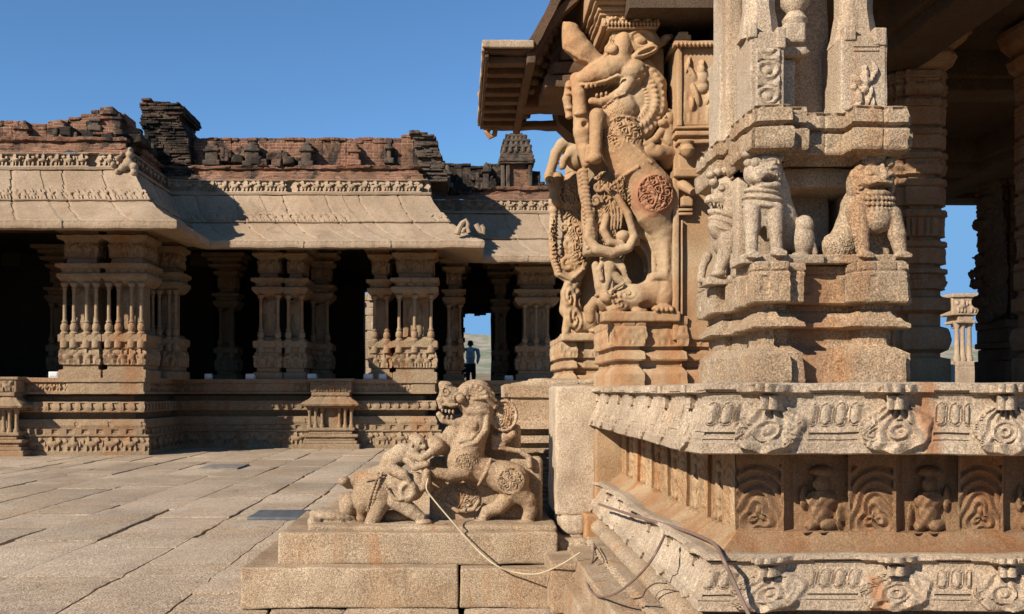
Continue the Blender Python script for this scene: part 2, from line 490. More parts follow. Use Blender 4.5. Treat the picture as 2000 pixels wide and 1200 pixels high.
M = {}
TAN = (.375, .258, .165); PALE = (.46, .345, .24); ORNG = (.40, .215, .11)
M['near'] = stone('granite_near', TAN, PALE, ORNG, .75, (.50, .76), lich_at=(.62, .80), lich=(.17, .135, .105), speck=.5)
M['near_grey'] = stone('granite_near_grey', (.395, .29, .205), (.50, .39, .29), ORNG, .85, (.56, .82), lich_at=(.62, .80), lich=(.19, .155, .125), speck=.40)
M['eave'] = stone('granite_eave_shaded', (.12, .072, .045), (.16, .10, .065), (.15, .075, .04), 1.0, (.45, .7))  # dark tone paints in the shade beneath the near eave
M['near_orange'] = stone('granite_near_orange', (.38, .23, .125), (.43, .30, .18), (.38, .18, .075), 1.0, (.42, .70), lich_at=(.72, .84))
M['yali'] = stone('granite_yali', (.43, .265, .145), (.48, .34, .215), (.40, .205, .10), 1.0, (.44, .74), lich_at=(.72, .86), speck=.22, bump=.3, streak=(3, 3, 1.2))
def streaks(mat, items, col):
    """iron stains running down the stone: (x, half width, z low, z high) in metres"""
    t = mat.node_tree; b = t.nodes['Principled BSDF']; src = b.inputs['Base Color'].links[0].from_socket
    p = pos(t); sx = N(t, 'ShaderNodeSeparateXYZ'); t.links.new(p, sx.inputs[0])
    for x, w, z0, z1 in items:
        a = N(t, 'ShaderNodeMath', operation='MULTIPLY_ADD'); t.links.new(noise(t, p, 9, 4, .6), a.inputs[0]); a.inputs[1].default_value = .09; t.links.new(sx.outputs[0], a.inputs[2])
        d = N(t, 'ShaderNodeMath', operation='SUBTRACT'); t.links.new(a.outputs[0], d.inputs[0]); d.inputs[1].default_value = x+.045
        e = N(t, 'ShaderNodeMath', operation='ABSOLUTE'); t.links.new(d.outputs[0], e.inputs[0])
        f = N(t, 'ShaderNodeMath', operation='MULTIPLY'); t.links.new(ramp(t, e.outputs[0], w*1.2, w*.2, 0, .8), f.inputs[0])
        g = N(t, 'ShaderNodeMath', operation='MULTIPLY'); t.links.new(ramp(t, sx.outputs[2], z0, z0+.03), g.inputs[0]); t.links.new(ramp(t, sx.outputs[2], z1, z1-.03), g.inputs[1])
        t.links.new(g.outputs[0], f.inputs[1])
        src = mixc(t, f.outputs[0], src, col)
    t.links.new(src, b.inputs['Base Color'])
streaks(M['near_grey'], [(1.655, .045, 1.0, 1.4), (1.46, .035, .50, .66), (2.6, .06, 1.0, 1.4)], (.27, .125, .055))
M['frieze'] = stone('granite_frieze_shaded', (.235, .130, .068), (.28, .175, .10), (.27, .115, .048), 1.0, (.42, .70), lich_at=(.72, .84))  # brown frieze stone, darkened further to deepen the cornice shadow
streaks(M['near'], [(1.36, .075, 1.3, 1.80)], (.23, .115, .055))
_t = M['yali'].node_tree; _b = _t.nodes['Principled BSDF']; _src = _b.inputs['Base Color'].links[0].from_socket
_p = pos(_t); _d = N(_t, 'ShaderNodeVectorMath', operation='DISTANCE'); _t.links.new(_p, _d.inputs[0]); _d.inputs[1].default_value = (1.115, 5.78, 2.44)
_w = N(_t, 'ShaderNodeMath', operation='MULTIPLY_ADD'); _t.links.new(noise(_t, _p, 14, 3), _w.inputs[0]); _w.inputs[1].default_value = .09; _t.links.new(_d.outputs['Value'], _w.inputs[2])
_t.links.new(mixc(_t, ramp(_t, _w.outputs[0], .15, .19, .85, 0), _src, mixc(_t, .75, _src, (.28, .105, .055))), _b.inputs['Base Color'])
M['far'] = stone('granite_far', (.31, .21, .13), (.35, .25, .16), (.33, .17, .085), .22, (.48, .70), lich_at=(.62, .80), speck=.25, bump=.6, streak=(1.2, 1.2, .5))
M['far_dark'] = stone('granite_far_dark', (.19, .125, .08), (.24, .165, .105), (.20, .10, .055), .22, (.46, .68), lich_at=(.60, .78), speck=.28, bump=.7, streak=(1.2, 1.2, .5))
M['far_roof'] = stone('granite_roof', (.355, .25, .168), (.41, .30, .21), (.30, .20, .13), .25, (.55, .75), lich_at=(.64, .80), speck=.22, bump=.4, streak=(1, 1, .4))
M['dark'] = stone('granite_shaded', (.085, .055, .037), (.11, .075, .05), (.10, .055, .03), .5, (.50, .66), speck=.25, bump=.5)  # darkened so ceilings, beams and inner pillars carry their shade in the colour
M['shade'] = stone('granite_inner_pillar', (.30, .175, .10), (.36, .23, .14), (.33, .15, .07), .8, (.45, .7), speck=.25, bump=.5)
M['inner'] = stone('granite_inner_shade', (.045, .032, .024), (.06, .042, .03), (.05, .032, .02), .4, speck=.2)  # near black colour stands in for the deep shade inside the hall
M['brick'] = bricks('old_brick', (.31, .122, .072), (.20, .078, .052), (.30, .215, .15), (.045, .035, .03))
M['brick_dark'] = bricks('sooty_brick', (.17, .085, .058), (.11, .065, .05), (.12, .088, .065), (.03, .024, .02), (.40, .52))
M['plaster'] = stone('black_plaster', (.10, .075, .058), (.15, .115, .088), (.18, .10, .06), .5, (.50, .68), lich=(.03, .025, .023), lich_at=(.46, .60), speck=.35, bump=.9)
M['pave'] = stone('paving_granite', (.475, .355, .255), (.56, .435, .32), (.51, .36, .23), .36, (.46, .72), lich=(.28, .215, .165), lich_at=(.56, .74), speck=.55, bump=.6, streak=(1.2, 1.2, 1.2))
M['joint'] = plain('joint_dirt', (.07, .05, .033), 1.0, .3, 12)
M['earth'] = stone('dry_earth', (.24, .175, .11), (.29, .22, .14), (.22, .19, .10), .05, speck=.3)

_t = M['pave'].node_tree; _b = _t.nodes['Principled BSDF']; _src = _b.inputs['Base Color'].links[0].from_socket
_g = N(_t, 'ShaderNodeNewGeometry'); _v = N(_t, 'ShaderNodeVectorMath', operation='SCALE'); _t.links.new(_src, _v.inputs[0])
_t.links.new(ramp(_t, _g.outputs['Random Per Island'], 0, 1, .84, 1.16), _v.inputs['Scale'])
_t.links.new(mixc(_t, ramp(_t, _g.outputs['Random Per Island'], .55, 1.0, 0, .35), _v.outputs[0], (.30, .225, .165)), _b.inputs['Base Color'])
# ---------------------------------------------------------------- ground, paving, hills
rng = random.Random(7)
def ground():
    mb = MB()
    n = 60
    xs = np.concatenate([-np.geomspace(3000, 14, 20), np.linspace(-12, 12, 13), np.geomspace(14, 3000, 20)])
    ys = np.concatenate([[-60, -20, -5], np.linspace(0, 40, 11), np.geomspace(45, 4000, 30)])
    G = np.zeros((len(xs), len(ys), 3)); G[..., 0] = xs[:, None]; G[..., 1] = ys[None, :]
    r = np.clip(G[..., 1]-70, 0, None)
    G[..., 2] = -.07 + 0.03*np.clip(r, 0, 260)*(1+.25*fbm(G[..., 0]/90, G[..., 1]/90, 0, 3))
    mb.grid(G); mb.build('ground', M['earth'], kind='structure', label='dry earth beyond and beneath the temple courtyard')
ground()
def hills():
    mb = MB()
    xs = np.linspace(-900, 1100, 260); ys = np.linspace(520, 1300, 60)
    G = np.zeros((len(xs), len(ys), 3)); G[..., 0] = xs[:, None]; G[..., 1] = ys[None, :]
    t = (G[..., 1]-520)/780
    h = np.sin(np.clip(t*1.35, 0, 1)*math.pi*.5)
    G[..., 2] = 6 + h*(46 + 22*fbm(G[..., 0]/140, G[..., 1]/200, 0, 5) + 5*fbm(G[..., 0]/22, G[..., 1]/22, 0, 6, 4))
    mb.grid(G)
    m, tt, b = nt('hill_scrub'); p = pos(tt)
    c = mixc(tt, ramp(tt, noise(tt, p, .045, 6, .7), .42, .6), (.13, .15, .085), (.27, .22, .17))
    tt.links.new(c, b.inputs['Base Color']); b.inputs['Roughness'].default_value = 1
    mb.build('hills', m, kind='structure', label='low rocky scrub hills seen through the doorway')
hills()
def paving():
    mb = MB(); jb = MB()
    jb.box(-17, 7.0, -1, 27.5, -.12, -.055, res=3, r=0, amp=0)
    jb.build('path', M['joint'], kind='structure', label='dark dirt in the joints beneath the courtyard slabs')
    x = -15.0; k = 0
    while x < 6.2:
        w = rng.uniform(.36, .80); y = rng.uniform(-1.5, 0)
        while y < 26.5:
            L = rng.uniform(.7, 2.5); g = lambda: .002 + abs(rng.gauss(.000, .005)) + (.035 if rng.random() < .14 else 0)
            dz = rng.gauss(-.012, .0045); sl = rng.gauss(0, .004)
            if not (y > 27 or (x + w < -12)):
                n1, n2 = 8, max(8, int(L/.07))
                c = [(x+g(), y+g()*.6), (x+w-g(), y+g()*.6), (x+w-g(), y+L-g()*.6), (x+g(), y+L-g()*.6)]
                u = np.linspace(0, 1, n1+1)[:, None]; v = np.linspace(0, 1, n2+1)[None, :]
                Gx = (c[0][0]*(1-u)+c[1][0]*u)*(1-v) + (c[3][0]*(1-u)+c[2][0]*u)*v
                Gy = (c[0][1]*(1-u)+c[1][1]*u)*(1-v) + (c[3][1]*(1-u)+c[2][1]*u)*v
                e = fbm(Gx*5.1, Gy*5.1, 0, 11, 3)*.022
                Gx = Gx + np.where((u == 0) | (u == 1), e, 0)
                Z0 = dz + sl*(Gx-x) + .006*fbm(Gx*1.7, Gy*1.7, 0, 4, 3) + .003*fbm(Gx*9, Gy*9, 0, 4, 2) - .006*((u == 0) | (u == 1) | (v == 0) | (v == 1))
                G = np.stack([Gx, Gy, Z0], -1)
                # a skirt round the slab so that its edges have thickness
                ring = np.concatenate([G[:, 0], G[-1, 1:], G[-2::-1, -1], G[0, -2:0:-1], G[:1, 0]])
                low = ring.copy(); low[:, 2] = -.10
                rr = ring.copy(); ctr = G.reshape(-1, 3).mean(0)
                G2 = G.copy(); 
                mb.grid(G2); mb.grid(np.stack([ring, low], 1))
            y += L
        x += w; k += 1
    mb.build('pavement', M['pave'], kind='structure', label='worn granite flagstones of the temple courtyard')
paving()
def cover(px0, px1, ya, yb, label):
    D0 = 1.3*F/(yb-CY); D1 = 1.3*F/(ya-CY)
    mb = MB(); mb.box(X(px0, D0), X(px1, D0), D0, D1, -.02, .016, res=.2, r=.006, amp=.003)
    mb.build('drain_cover', M_COVER, label=label, cat='drain cover')
M_COVER = plain('slate_cover', (.10, .105, .105), .55, .25, 9)
cover(482, 592, 999, 1014, 'blue grey slate drain cover set in the paving near the carved steps')
M_COVER = plain('stone_cover', (.20, .165, .13), .9, .25, 9)
cover(388, 464, 908, 916, 'small dull grey drain cover in the paving close to the far hall')

# ---------------------------------------------------------------- the far pillared hall
hall = empty('pillared_hall', label='long ruined pillared hall of tan granite with brick parapet across the courtyard', cat='temple hall')
PT = 1.585
P1, P2, P3 = 20.5, 23.1, 25.5            # front planes of the three bays
XA, XB = -6.43, -.45
plat_path = [(-15, P1), (XA, P1), (XA, P2), (XB, P2), (XB, P3), (10, P3)]
def plat_h(s, z, i):
    h = 0*s*z
    h += ((z > .07) & (z < .365)) * (-.045 + .06*blobs(s, z, .40, .07, .365, 3))
    h += ((z > .90) & (z < 1.06)) * (-.035*(np.sin(s/.036*1.0) > .1))
    h += ((z > .42) & (z < .50)) * (-.03*(np.sin(s/.05) > .2))
    pan = np.sin(s*1.3+.6) > -.2
    h += pan*((z > 1.31) & (z < 1.47)) * (-.03 + .045*blobs(s, z, .16, 1.31, 1.47, 9))
    h += ((z > .56) & (z < .66)) * (-.02*(np.sin(s*9) > .93))
    return h
mb = MB()
mb.sweep(plat_path, [(0, -.05), (0, .055), (0, .06), (0, .38), (0, .405), (-.08, .41), (-.07, .52), (-.12, .53), (-.10, .60), (-.15, .72), (-.40, .725), (-.40, .865), (-.14, .87), (-.11, .97),
                     (-.14, 1.085), (-.44, 1.09), (-.44, 1.235), (-.13, 1.25), (-.13, 1.29), (-.16, 1.30), (-.16, 1.49), (-.12, 1.50), (-.12, 1.585), (-.6, 1.585)],
         plat_h, res=.026, pres=.028, amp=.008, ns=5, seed=2)
mb.build('platform', M['far'], hall)
mb = MB()
for (a, b, c) in ((-15, XA-.3, P1), (XA-.35, XB-.3, P2), (XB-.35, 10, P3)):
    mb.box(a, b, c+.3, 41.0, 1.2, PT-.006, res=2, r=0, amp=0)
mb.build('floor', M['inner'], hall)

# roof: stone eave, carved cornice, brick courses
RP = [(-15, P1), (XA-.38, P1), (XA-.38, P2), (XB-.38, P2), (XB-.38, P3), (10, P3)]
def eave_h(s, z, i):
    h = 0*s*z
    band = (z > 5.13) & (z < 5.42)
    h += band*(.022 + .06*blobs(s, z, .17, 5.16, 5.40, 21)*(np.sin(s*1.05+1) > -.55) - .03*(np.sin(s*1.05+1) > -.55)*(z > 5.15)*(z < 5.41))
    h += ((z > 5.07) & (z < 5.13))*(-.05)
    L = .95
    j = np.abs((s + .12*np.sin(s*1.7) + .12*np.clip(5.9-z, 0, 1.3)) / L - np.round((s + .12*np.sin(s*1.7)+ .12*np.clip(5.9-z, 0, 1.3))/L))*L
    h += (j < .016)*(z > 4.6)*(-.035)
    cell = np.round((s+.12*np.sin(s*1.7))/L).astype(np.int64)
    h += (_hash(cell, cell*0, cell*0, 8)-.5)*.035*(z > 4.43)
    h += ((z > 4.545) & (z < 4.565))*(-.008*(np.sin(s/.02) > 0))
    return h
mb = MB()
mb.sweep(RP, [(-.25, 4.98), (.0, 4.80), (.55, 4.60), (1.2, 4.43), (1.33, 4.45), (1.345, 4.49), (1.35, 4.59), (1.30, 4.63), (1.20, 4.67), (1.0, 4.79), (.78, 4.95), (.60, 5.13), (.46, 5.29), (.34, 5.45), (.22, 5.64), (.13, 5.82), (-.1, 5.86)],
         eave_h, res=.03, pres=.03, amp=.016, ns=3.5, seed=5)
mb.build('eave', M['far_roof'], hall)
def friz_h(s, z, i):
    gap = (np.abs(np.mod(s+.3, 3.1)-1.5) < .10)
    return ((z > 5.93) & (z < 6.17))*(-.05 + .10*blobs(s, z, .27, 5.93, 6.17, 33))*(1-gap) - gap*.14*(z > 5.92)*(z < 6.18)
mb = MB()
mb.sweep(RP, [(.02, 5.83), (.14, 5.84), (.15, 5.89), (.10, 5.91), (.09, 5.93), (.09, 6.17), (.10, 6.19), (.05, 6.21), (-.3, 6.24)], friz_h, res=.026, pres=.026, amp=.015, ns=4, seed=6)
mb.build('carved_cornice', M['far_roof'], hall)
mb = MB()
mb.sweep(RP, [(.05, 6.20), (.0, 6.25), (-.08, 6.34), (-.13, 6.36), (-.17, 6.48), (-.10, 6.50), (-.09, 6.56), (-.3, 6.62), (-.6, 6.64)],
         lambda s, z, i: .05*fbm(s*3, z*6, 0, 71, 3)-.03*(fbm(s*1.2, z*8, 2, 5, 2) > .25), res=.05, pres=.035, amp=.03, ns=5, seed=8)
mb.build('brick_ledge', M['brick'], hall)
# beams and ceiling
mb = MB()
for (a, b, c) in ((-15, XA-.6, P1), (XA-.9, XB-.6, P2), (XB-.9, 10, P3)):
    mb.box(a, b, c+.45, c+1.0, 4.72, 5.08, res=.3, r=.02, amp=.01)
    mb.box(a, b, c+.2, c+1.3, 5.06, 5.9, res=.6, r=0, amp=0)
mb.build('beam', M['dark'], hall)
for xx in (-12.2, -7.1, -6.2, -4.2, -1.3, 2.0, 5.5):
    mb = MB(); mb.box(xx-.25, xx+.25, 27.0, 33, 4.70, 5.07, res=.5, r=.02, amp=.01); mb.build('beam', M['dark'], hall)
mb = MB()
mb.box(-15, XA-.6, P1+1.2, 24.2, 5.07, 5.5, res=3, r=0, amp=0)
mb.box(-15, XB-.6, 24.1, 27, 5.075, 5.5, res=3, r=0, amp=0)
mb.box(-15, 10, 26.5, 34.3, 5.08, 5.5, res=3, r=0, amp=0)
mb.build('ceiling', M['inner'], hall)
# rear wall with its doorway
mb = MB()
mb.box(-15, -3.27, 33.5, 34.1, PT, 5.09, res=.5, r=.02, amp=.03, ns=2)
mb.box(-3.3, -2.55, 33.5, 34.1, 4.7, 5.085, res=.3, r=.02, amp=.02, ns=2)
mb.box(-2.6, .09, 33.5, 34.1, PT, 5.09, res=.5, r=.02, amp=.03, ns=2)
mb.box(1.03, 10, 33.5, 34.1, PT, 5.09, res=.5, r=.02, amp=.03, ns=2)
mb.box(.0, 1.1, 33.45, 34.15, 3.98, 5.09, res=.2, r=.02, amp=.03, ns=3)
for i in range(14):      # ragged jambs
    z = PT + .17*i
    mb.box(.0, .09+rng.uniform(0, .07), 33.4, 33.6, z, z+.16, res=.2, r=.02, amp=.01)
for i in range(5):
    mb.box(.05+.2*i, .25+.2*i, 33.4, 33.6, 3.98-rng.uniform(0, .14), 4.1, res=.2, r=.02, amp=.01)
mb.build('rear_wall', M['dark'], hall)
mb = MB()
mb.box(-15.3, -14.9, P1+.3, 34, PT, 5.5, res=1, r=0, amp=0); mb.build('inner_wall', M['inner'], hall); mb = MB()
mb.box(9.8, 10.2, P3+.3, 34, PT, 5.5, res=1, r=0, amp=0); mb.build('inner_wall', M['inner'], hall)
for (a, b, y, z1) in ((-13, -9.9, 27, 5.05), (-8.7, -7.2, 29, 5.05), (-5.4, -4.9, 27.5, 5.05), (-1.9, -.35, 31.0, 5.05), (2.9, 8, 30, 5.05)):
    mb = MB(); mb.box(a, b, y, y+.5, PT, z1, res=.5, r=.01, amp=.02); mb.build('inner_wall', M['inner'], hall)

# composite piers: a carved core with slender engaged columns
def figure_lump(mb, x0, x1, y, z0, z1, seed, depth=.07, cell=.25, res=.028):
    """carved panel on a face looking at -y"""
    xs = np.arange(x0, x1+res*.5, res); zs = np.arange(z0, z1+res*.5, res)
    G = np.zeros((len(xs), len(zs), 3)); G[..., 0] = xs[:, None]; G[..., 2] = zs[None, :]
    h = blobs(xs[:, None]-x0, zs[None, :], cell, z0, z1, seed)
    G[..., 1] = y - depth*h - .012*fbm(G[..., 0]*9, G[..., 2]*9, 0, seed)
    mb.grid(G)
def pier(x0, x1, y, mat='far', cols=None, depth=1.0, seed=0, top=4.75, label=None):
    w = x1-x0; b = PT
    mb = MB(); rr = random.Random(seed)
    sq = [(x0, y+depth), (x0, y), (x1, y), (x1, y+depth)]      # plan, outward to the right
    path = [(x0, y+depth), (x0, y), (x1, y), (x1, y+depth)]
    nz = lambda a, c: (lambda s, z, i: c*((z > a[0]) & (z < a[1]))*blobs(s, z, .21, a[0], a[1], seed))
    # base
    mb.sweep(path, [(.02, b-.02), (.02, b+.16), (-.05, b+.18), (-.05, b+.26), (.0, b+.28), (.0, b+.62), (-.04, b+.64), (-.04, b+.72), (.03, b+.76), (.03, b+.90), (-.05, b+.93), (-.12, b+1.0), (-.4, b+1.02)],
             lambda s, z, i: nz((b+.29, b+.61), .07)(s, z, i)-.035*((z > b+.29) & (z < b+.61)), res=.035, pres=.035, amp=.012, ns=6, seed=seed)
    # core shaft
    c0, c1 = x0+.2, x1-.2
    mb.box(c0, c1, y+.28, y+depth, b+.95, b+2.0, res=.08, r=.02, amp=.01, seed=seed)
    figure_lump(mb, (x0+x1)/2-.16, (x0+x1)/2+.16, y+.27, b+1.0, b+1.9, seed+4, .06, .3)
    # capital plates
    mb.sweep(path, [(-.35, b+1.93), (-.1, b+1.95), (-.03, b+2.0), (.02, b+2.06), (.05, b+2.10), (.05, b+2.17), (-.02, b+2.20), (-.02, b+2.27), (.07, b+2.31), (.07, b+2.38), (-.1, b+2.40), (-.12, b+2.5), (-.06, b+2.52), (-.06, b+2.86), (.03, b+2.9), (.05, b+2.97), (-.05, b+3.0), (-.05, b+3.05), (.12, b+3.08), (.16, b+3.16), (-.4, b+3.18)],
             lambda s, z, i: -.03*(np.sin(s*26) > .3)*((z > b+2.2) & (z < b+2.27)) + .05*((z > b+2.54) & (z < b+2.85))*blobs(s, z, .25, b+2.54, b+2.85, seed+7)-.03*((z > b+2.54) & (z < b+2.85)),
             res=.035, pres=.035, amp=.012, ns=6, seed=seed+3)
    # corbelled brackets under the beam
    for k in range(3):
        t = .1*k
        mb.box(x0-.05-t*1.2, x1+.05+t*1.2, y-.05-t*1.6, y+depth, b+3.14+.1*k, b+3.25+.1*k, res=.07, r=.02, amp=.012, seed=seed+k)
    root = mb.build('pier', M[mat], hall, label=label)
    if cols is None: cols = [x0+.09, x0+w*.34, x1-w*.34, x1-.09]
    for cx in cols:
        cb = MB()
        z0 = b+.88
        cb.lathe(cx, y+.045, [(.09, z0-.25), (.095, z0-.10), (.07, z0-.06), (.085, z0), (.095, z0+.05), (.06, z0+.09), (.085, z0+.14), (.08, z0+.22), (.05, z0+.26), (.065, z0+.29), (.045, z0+.32), (.040, z0+.36),
                             (.036, z0+.95), (.055, z0+.98), (.04, z0+1.0), (.08, z0+1.06), (.085, z0+1.10)], seg=12, sq=.25, rot=.4)
        cb.build('colonnette', M[mat], root)
    return root
pier(X(122, 20.9), X(200, 20.9), 20.75, seed=1)
pier(X(208, 20.9), X(288, 20.9), 20.75, seed=2)
pier(X(292, 22.4), X(352, 22.4), 22.3, seed=3, depth=.8)
pier(X(-190, 20.9), X(-60, 20.9), 20.75, seed=4)
pier(X(500, 23.6), X(552, 23.6), 23.4, seed=5, cols=[X(512, 23.6), X(545, 23.6)])
pier(X(556, 23.6), X(598, 23.6), 23.5, seed=6, cols=[X(564, 23.6), X(590, 23.6)])
pier(X(604, 25.0), X(648, 25.0), 24.9, seed=7, depth=.7, cols=[X(612, 25), X(640, 25)])
pier(X(722, 23.8), X(765, 23.8), 23.7, seed=8, cols=[X(732, 23.8), X(756, 23.8)])
pier(X(770, 23.6), X(852, 23.6), 23.4, seed=9, cols=[X(780, 23.5), X(810, 23.5), X(842, 23.5)])
pier(X(868, 26.2), X(905, 26.2), 26.0, seed=10, depth=.7, cols=[X(876, 26.2), X(898, 26.2)])
pier(X(1008, 26.2), X(1088, 26.2), 26.0, seed=11, cols=[X(1024, 26.2), X(1046, 26.2), X(1068, 26.2)])
pier(X(962, 29), X(992, 29), 28.8, seed=12, depth=.6, cols=[X(970, 29), X(985, 29)])
pier(X(420, 27), X(462, 27), 27, seed=13, depth=.7, cols=[X(430, 27), X(452, 27)])
pier(X(92, 25.5), X(126, 25.5), 25.5, seed=14, depth=.7, cols=[X(100, 25.5), X(118, 25.5)])
pier(X(1115, 26.2), X(1190, 26.2), 26.0, seed=15)
pier(X(880, 30), X(902, 30), 30, seed=16, depth=.5, cols=[X(890, 30)])

# miniature shrine pilasters on the platform
def niche_shrine(cx, y, label):
    mb = MB(); w = .62
    def bx(hw, d, z0, z1, r=.015, a=.006): mb.box(cx-hw, cx+hw, y-d, y+.4, z0, z1, res=.05, r=r, amp=a, seed=int(abs(cx)*10))
    bx(.68, .30, -.05, .10); bx(.62, .25, .10, .17); bx(.56, .21, .17, .25); bx(.64, .26, .25, .32); bx(.5, .18, .32, .40); bx(.56, .22, .40, .47)
    bx(.30, .02, .46, .95)
    bx(.56, .2, .92, .98)
    mb.sweep([(cx-.42, y+.2), (cx-.42, y-.1), (cx+.42, y-.1), (cx+.42, y+.2)], [(-.1, .96), (.24, .97), (.26, 1.01), (.2, 1.06), (.08, 1.13), (0, 1.22), (-.2, 1.24)], lambda s, z, i: -.02*(np.sin(s*24) > .6), res=.03, pres=.03, amp=.006)
    bx(.44, .16, 1.2, 1.28); bx(.47, .14, 1.28, 1.55); bx(.52, .18, 1.54, 1.60)
    figure_lump(mb, cx-.4, cx+.4, y-.15, 1.3, 1.53, 5, .05, .27)
    r = mb.build('niche_shrine', M['far'], hall, label=label)
    for k in (-.48, -.34, -.2, .2, .34, .48):
        cb = MB(); cb.lathe(cx+k, y-.14 if abs(k) > .3 else y-.1, [(.065, .46), (.06, .52), (.04, .56), (.036, .82), (.055, .86), (.06, .93)], seg=10)
        cb.build('colonnette', M['far'], r)
niche_shrine(X(647, 23.0), P2-.08, 'miniature columned shrine carved on the plinth')
niche_shrine(X(-8, 20.4), P1-.08, None)

# brick parapets: courses of broken brick with pilasters
def parapet(x0, x1, y, base, topf, seed, name='brick_parapet', side=None, mat='brick', step=.17, label=None):
    mb = MB(); rr = random.Random(seed); x = x0
    while x < x1:
        w = step*rr.uniform(.7, 1.5); x2 = min(x1, x+w); t = topf((x+x2)/2) + rr.gauss(0, .012); t = base+max(.1, round((t-base)/.07)*.07)
        d = rr.uniform(-.012, .012)
        z = base
        mb.box(x, x2+.002, y+d, y+.75+d, z, t-.14, res=.12, r=.008, amp=.010, seed=seed)
        for q in range(2):
            e = rr.uniform(-.03, .05)
            mb.box(x+e*.2, x2+.002, y+d+e, y+.7, t-.15+.07*q, t-.08+.07*q, res=.1, r=.015, amp=.012, seed=seed+q)
        x = x2
    return mb.build(name, M[mat], hall, label=label)
def prof(pts):
    xs = [p[0] for p in pts]; zs = [p[1] for p in pts]
    return lambda x: float(np.interp(x, xs, zs))
def pz(lst, D): return prof([(X(a, D), Z(b, D)) for a, b in lst])
parapet(-15, X(262, 21.2), 21.0, 6.55, pz([(-200, 238), (0, 240), (70, 244), (120, 240), (180, 226), (200, 216), (232, 216), (250, 232), (262, 262)], 21.2), 1)
parapet(X(352, 23.6), X(815, 23.6), 23.55, 6.55, pz([(352, 270), (520, 271), (640, 270), (770, 268), (800, 262), (815, 262)], 23.6), 2)
parapet(X(806, 23.6), X(858, 23.6), 23.5, 6.5, pz([(806, 256), (838, 262), (850, 285), (858, 300)], 23.6), 3, mat='brick_dark')
parapet(X(858, 25.9), X(990, 25.9), 25.9, 6.55, pz([(858, 310), (880, 320), (960, 322), (990, 320)], 25.9), 4, mat='brick_dark')
parapet(X(1040, 25.9), X(1330, 25.9), 25.9, 6.5, pz([(1040, 325), (1056, 345), (1064, 362), (1330, 362)], 25.9), 5, mat='brick_dark')
mb = MB()   # receding side parapet between bays and rubble
for i in range(12):
    y = 21.1+.22*i; mb.box(-7.75, -7.0-rng.uniform(0, .06), y, y+.23, 6.4, 7.15-rng.uniform(0, .45), res=.15, r=.02, amp=.02, seed=i)
for i in range(9):
    y = 23.9+.22*i; mb.box(-1.9, -1.0-rng.uniform(0, .1), y, y+.23, 6.3, 7.35-.03*i-rng.uniform(0, .25), res=.15, r=.02, amp=.02, seed=i)
for px, py, D, w, h in ((150, 245, 21.0, .9, .35), (165, 262, 20.8, 1.3, .25), (205, 258, 20.75, 1.5, .2), (245, 275, 20.9, .6, .3), (452, 300, 23.3, .5, .4), (556, 300, 23.35, .8, .45), (540, 312, 23.2, .9, .2), (930, 360, 25.6, .8, .25), (945, 345, 25.7, .6, .3), (900, 372, 25.6, .6, .2)):
    for q in range(4):
        a = X(px, D)+rng.uniform(-w/2, w/2); z = Z(py, D)+rng.uniform(-h/2, h/4)
        mb.box(a-.13, a+.13, D-.05, D+.6, z-.12, z+.06, res=.06, r=.03, amp=.04, ns=7, rot=rng.uniform(-.3, .3), seed=q)
mb.build('broken_masonry', M['brick_dark'], hall, kind='stuff')
def pil(px, w, y0, y1, D, mat='plaster', d=.3):
    mb = MB(); a, b = X(px-w/2, D), X(px+w/2, D)
    mb.box(a, b, D, D+.5, Z(y1, D), Z(y0, D), res=.06, r=.03, amp=.02, ns=5, seed=int(px))
    mb.box(a-.05, b+.05, D-.05, D+.4, Z(y0+12, D), Z(y0+7, D), res=.06, r=.02, amp=.02, seed=int(px))
    mb.box(a-.06, b+.06, D-.05, D+.4, Z(y1, D)-.02, Z(y1-9, D), res=.06, r=.02, amp=.02, seed=int(px))
    mb.lathe((a+b)/2, D+.15, [((b-a)*.5, Z(y0, D)-.02), ((b-a)*.45, Z(y0-5, D)), ((b-a)*.15, Z(y0-9, D)), (.02, Z(y0-10, D))], seg=10)
    mb.build('pilaster', M[mat], hall)
for a in ((413, 24, 284, 322, 23.25), (492, 26, 284, 324, 23.25), (598, 20, 284, 324, 23.3), (692, 18, 286, 322, 23.3, 'brick'), (760, 8, 280, 318, 23.4), (42, 22, 242, 272, 20.85, 'brick'), (112, 26, 240, 272, 20.8, 'brick'),
          (186, 14, 226, 254, 20.7), (212, 46, 222, 262, 20.75, 'brick'), (950, 12, 325, 368, 25.6), (873, 14, 330, 366, 25.5)):
    pil(*a)
# the ruined brick tower at the inner corner: thin broken courses
def courses(mb, prof_l, prof_r, y0, y1, D, dfun, step=4.2, seed=0):
    rr = random.Random(seed); y = y0; k = 0
    while y < y1:
        a = prof_l(y)+rr.uniform(-1.5, 1.5); b = prof_r(y)+rr.uniform(-1.5, 1.5); h = step*rr.uniform(.8, 1.3); dd = dfun(y)+rr.uniform(-.05, .05)
        x = a
        while x < b-2:
            w = min(b-x, rr.uniform(10, 24)); j = rr.uniform(-.04, .04)
            mb.box(X(x, D), X(x+w, D)+.006, D+dd+j, D+1.3+.1*j, Z(y+h, D)-.004, Z(y+rr.uniform(0, .7), D), res=.12, r=.018, amp=.014, ns=9, seed=k); x += w; k += 1
        y += h
courses(mb := MB(), lambda y: np.interp(y, [197, 204, 225, 240, 262, 345], [282, 277, 280, 276, 284, 296]), lambda y: np.interp(y, [197, 203, 208, 222, 230, 262, 345], [300, 352, 362, 364, 352, 366, 378]), 197, 345, 23.2, lambda y: np.interp(y, [197, 235, 262, 300], [-.2, -.16, -.04, .0]), seed=3)
mb.build('brick_tower', M['brick_dark'], hall, label='jagged ruined brick stack rising above the roofline')
